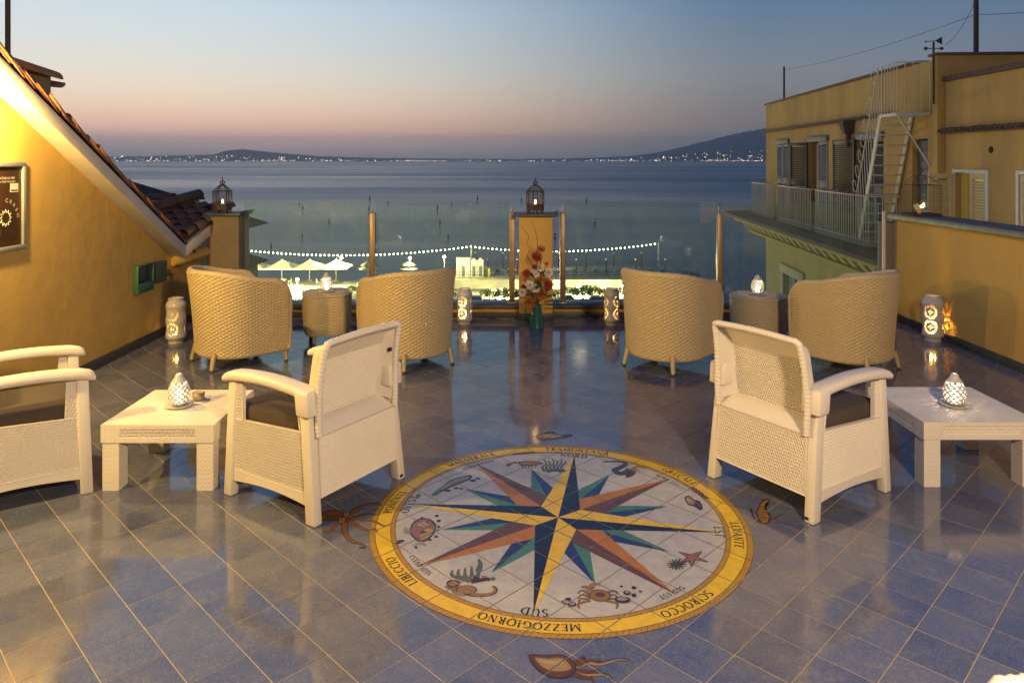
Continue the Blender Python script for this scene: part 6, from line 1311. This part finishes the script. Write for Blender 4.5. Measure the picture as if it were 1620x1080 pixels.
# bathing cabins
def cabin(label, x, y, w, h, gable):
    c = thing('beach_cabin', label, 'cabin', (x, y, PZ)); d = 1.2
    MB().box((-w/2,-d/2,0), (w/2,d/2,h)).make('wall', WHITEPAINT, c)
    if gable: MB().add([(-w/2-.08,-d/2-.1,h),(w/2+.08,-d/2-.1,h),(0,-d/2-.1,h+.5),(-w/2-.08,d/2+.1,h),(w/2+.08,d/2+.1,h),(0,d/2+.1,h+.5)], [(0,1,2),(5,4,3),(1,4,5,2),(3,0,2,5),(0,3,4,1)]).make('roof', WHITEPAINT, c)
    else: MB().cbox((-w/2-.1,-d/2-.12,h+.002), (w/2+.1,d/2+.12,h+.12), .02).make('roof', WHITEPAINT, c)
    dr = MB().cbox((-.28,-d/2-.03,.05), (.28,-d/2-.002,1.9), .01).make('door', SHUTTER_G, c); MB().cbox((.16,-d/2-.06,.95), (.22,-d/2-.032,1.05), .005).make('handle', STEEL, dr)
cabin('wide flat roofed white beach cabin beside the light pole', -8.45, 127.2, 2.35, 3.2, False); cabin('gabled white beach cabin nearest the flat roofed one', -6.62, 127.2, 1.05, 2.75, True); cabin('gabled white beach cabin nearest the yellow pillar', -5.47, 127.2, 1.05, 2.75, True)
MB_ = thing('vending_kiosk', 'small green and yellow kiosk right of the beach cabins', 'kiosk', (-4.2, 127.2, PZ)); MB().cbox((-.4,-.4,0), (.05,.4,1.7), .03).make('green_half', GB, MB_); MB().cbox((.055,-.4,0), (.4,.4,1.5), .03).make('yellow_half', PAINT['yellow'], MB_)
# sun loungers on the pier
ln_ = MB(); ln_.cbox((-.32,-.9,.28), (.32,.45,.36), .02); ln_me = ln_.mesh('bed', mat('grey lounger cloth', (.16,.17,.17), None, rough=.9)); lb_ = MB(); lb_.chexa([(-.32,.45,.28),(.32,.45,.28),(.32,.52,.28),(-.32,.52,.28)], [(-.32,.80,.85),(.32,.80,.85),(.32,.87,.85),(-.32,.87,.85)], .01); lb_me = lb_.mesh('backrest', ln_me.materials[0]); ll_me = MB().tube([(0,0,0),(0,0,.29)], .03, 5).mesh('leg', WHITEPAINT)
for i in range(20):
    o = thing('sun_lounger', f'grey sun lounger on the bathing pier, {ORD[i]} from the left', 'sun lounger', (-10.5+1.95*i+rnd.uniform(-.15,.15), 130.5, PZ), R(180)+rnd.uniform(-.1,.1), 'sun loungers on the pier'); link('bed', ln_me, o); link('backrest', lb_me, o)
    for sx in (-.27,.27):
        for sy in (-.8,.4): link('leg', ll_me, o, (sx, sy, 0))
# quay lamps
GLOBE = MB().lathe([(.001,-.22),(.16,-.16),(.22,0),(.16,.16),(.001,.22)], 10).mesh('globe', emit('quay lamp globe', (1,.86,.50), 60, False))
def quay_lamp(label, x, y, z0, h, k=1):
    l = thing('quay_lamp', label, 'lamp', (x, y, z0), 0, 'lit lamps on the quay'); MB().lathe([(.001,0),(.14,0),(.06,.3),(.05,h),(.001,h)], 8).make('post', BLACKIRON, l); link('globe', GLOBE, l, (0,0,h+.25)); lamp('quay_light', (0,-.45,h+.2), QUAY_LAMP_W*k, (1,.80,.36), .25, l)
for lab, x, y, h, k in [('bright quay lamp just right of the cream parasols', -28.2, 121, 3.6, 1.3), ('bright quay lamp above the tub chair, the closer to the glass post', -16.6, 119, 3.8, .8), ('bright quay lamp above the tub chair, the closer to the beach cabins', -11.0, 119, 4.0, .8),
    ('low quay lamp between the first tub chair and the wicker table', -31.5, 107, 1.0, 1.2), ('tall lit column left of the wicker side table', -32.6, 111.2, 1.6, 1.2), ('low quay lamp left of the first parasol', -43, 112, 2.2, 1.6), ('quay lamp among shrubs left of the yellow pillar', -1.55, 106, 1.0, 1.2),
    ('quay lamp among shrubs right of the yellow pillar', 9.75, 108, 1.0, 1.2), ('quay lamp behind the pale porcelain lantern', 16.3, 108.5, 1.1, 1.0)]: quay_lamp(lab, x, y, QUAY_Z, h, k)
# shrubs lit by the lamps
def shrub_mesh(seed):
    rnd = random.Random(seed); mb = MB()
    for k in range(900):
        a = rnd.uniform(0, 2*math.pi); e = math.acos(rnd.uniform(-.3,1)); r = rnd.uniform(.45,1)**.5*(.82+.18*math.sin(3*a+seed)+.14*math.sin(5*e+seed)); c = Vector((r*math.sin(e)*math.cos(a)*1.15, r*math.sin(e)*math.sin(a), .55+r*math.cos(e)*.85))
        q = Vector((rnd.gauss(0,1),rnd.gauss(0,1),rnd.gauss(0,1))).normalized(); p = q.orthogonal().normalized(); s = rnd.uniform(.06,.12); t = q.cross(p)
        mb.add([c-p*s, c+t*s*.5, c+p*s, c-t*s*.5], [(0,1,2,3)])
    return mb.mesh('crown', mat('lit shrub leaves', (.075,.12,.03), (.12,.16,.045), 3, 3, .7))
SH = [shrub_mesh(s) for s in (1,2,3)]; ST = MB().tube([(0,0,0),(.03,0,.5),(0,.03,.9)], [.07,.05,.03], 6).mesh('trunk', BARK)
SHR = [(-3.2,104.5,1.5),(-1.0,103.4,1.8),(.2,105.5,1.4),(1.7,104,1.5),(8.2,106,1.5),(10.2,105.2,1.8),(11.8,106.8,1.6),(13.4,105.5,1.3),(16.9,106.5,1.6),(18.3,107.5,1.4),(-9,105,1.2),(-12,105.2,1.2),(4.4,106,1.3),(6.2,105,1.2),(21.5,107,1.3),(27.5,108,1.5),(30.5,109,1.4),(-20,108,1.3),(-24,110,1.1)]
SHR.sort()
for i, (x, y, s) in enumerate(SHR):
    o = thing('shrub', f'leafy green shrub on the quay, {ORD[i]} from the left', 'shrub', (x, y, QUAY_Z), i*1.3, 'shrubs on the quay'); o.scale = (s, s, s*.85); link('crown', SH[i % 3], o); link('trunk', ST, o)
# low quay wall, parked cars under the parapet line, small boats
qw = thing('quay_wall', 'low pale wall along the quay below the beach cabins', 'wall', (-3, 114, QUAY_Z)); MB().box((-10,-.3,0), (24,.3,1.3)).make('wall', CONCRETE, qw); MB().cbox((-10.1,-.4,1.302), (24.1,.4,1.42), .03).make('coping', CONCRETE, qw)
def car_mesh():
    b = MB(); b.chexa([(-.85,-2.1,.25),(.85,-2.1,.25),(.85,2.1,.25),(-.85,2.1,.25)], [(-.85,-2.05,.85),(.85,-2.05,.85),(.85,2.0,.80),(-.85,2.0,.80)], .12); r = MB(); r.chexa([(-.78,-1.7,.80),(.78,-1.7,.80),(.78,1.0,.80),(-.78,1.0,.80)], [(-.62,-1.2,1.42),(.62,-1.2,1.42),(.62,.35,1.42),(-.62,.35,1.42)], .08); g = MB(); g.chexa([(-.785,-1.62,.88),(.785,-1.62,.88),(.785,.92,.88),(-.785,.92,.88)], [(-.665,-1.22,1.30),(.665,-1.22,1.30),(.665,.40,1.30),(-.665,.40,1.30)], .02)
    w = MB(); w.lathe([(.001,-.1),(.22,-.1),(.31,-.09),(.31,.09),(.22,.1),(.001,.1)], 16)
    return b, r, g, w
b_, r_c, g_c, w_c = car_mesh(); TYRE = mat('black tyre', (.02,.02,.02), None, rough=.85); wme = w_c.mesh('wheel', TYRE); gme = g_c.mesh('window', PANE)
for i, (x, c, lab) in enumerate([(-5.6,(.55,.54,.5),'pale parked car below the glowing lantern at the parapet'), (7.0,(.10,.10,.11),'dark parked car right of the yellow pillar'), (11.3,(.5,.5,.48),'pale parked car behind the pale porcelain lantern')]):
    m = mat('car paint %d' % i, c, None, rough=.25); o = thing('parked_car', lab, 'car', (x, 100.2, QUAY_Z), R(90)); b_.make('body', m, o); r_c.make('cabin', m, o); link('window', gme, o)
    for sx in (-.78,.78):
        for sy in (-1.35,1.3): link('wheel', wme, o, (sx, sy, .31), rot=(0, R(90), 0))
    for sx in (-.6,.6): MB().cbox((sx-.14,1.99,.55), (sx+.14,2.06,.70), .02).make('headlight', WHITEPAINT, o)
for i, (x, y, lab) in enumerate([(33.1,139.5,'small white boat moored beyond the pier, nearer the pier end'), (34.9,139.3,'small white boat moored beyond the pier, farther from the pier end')]):
    o = thing('moored_boat', lab, 'boat', (x, y, SEA_Z), .5*i); mb = MB()
    mb.grid(lambda u, v: ((v-.5)*1.3*math.sin(math.pi*min(.98,.12+u*.88))**.6, (u-.5)*3.2, .55-.75*(1-abs(2*v-1)**2.2)), 12, 8); mb.make('hull', WHITEPAINT, o); MB().cbox((-.35,-.6,.35), (.35,.2,1.05), .08).make('cuddy', WHITEPAINT, o); MB().tube([(0,.3,.3),(0,.3,2.6)], .03, 6).make('mast', WHITEPAINT, o)

# ================================================================== HAZE over the bay
hz = MB(); hz.box((-60500,-60,-25), (60500,60500,HAZE_TOP)); haze = hz.make('haze', None); haze.data.materials.clear()
hm = bpy.data.materials.new('evening haze'); hm.use_nodes = True; hn = hm.node_tree; hn.nodes.clear(); ho = hn.nodes.new('ShaderNodeOutputMaterial'); pv = hn.nodes.new('ShaderNodeVolumePrincipled')
pv.inputs['Color'].default_value = (.94,.93,.92,1); pv.inputs['Density'].default_value = HAZE_D; pv.inputs['Anisotropy'].default_value = HAZE_G; hn.links.new(pv.outputs[0], ho.inputs['Volume'])
haze.data.materials.append(hm); tag(haze, 'pale evening haze hanging over the bay', 'haze', kind='stuff')
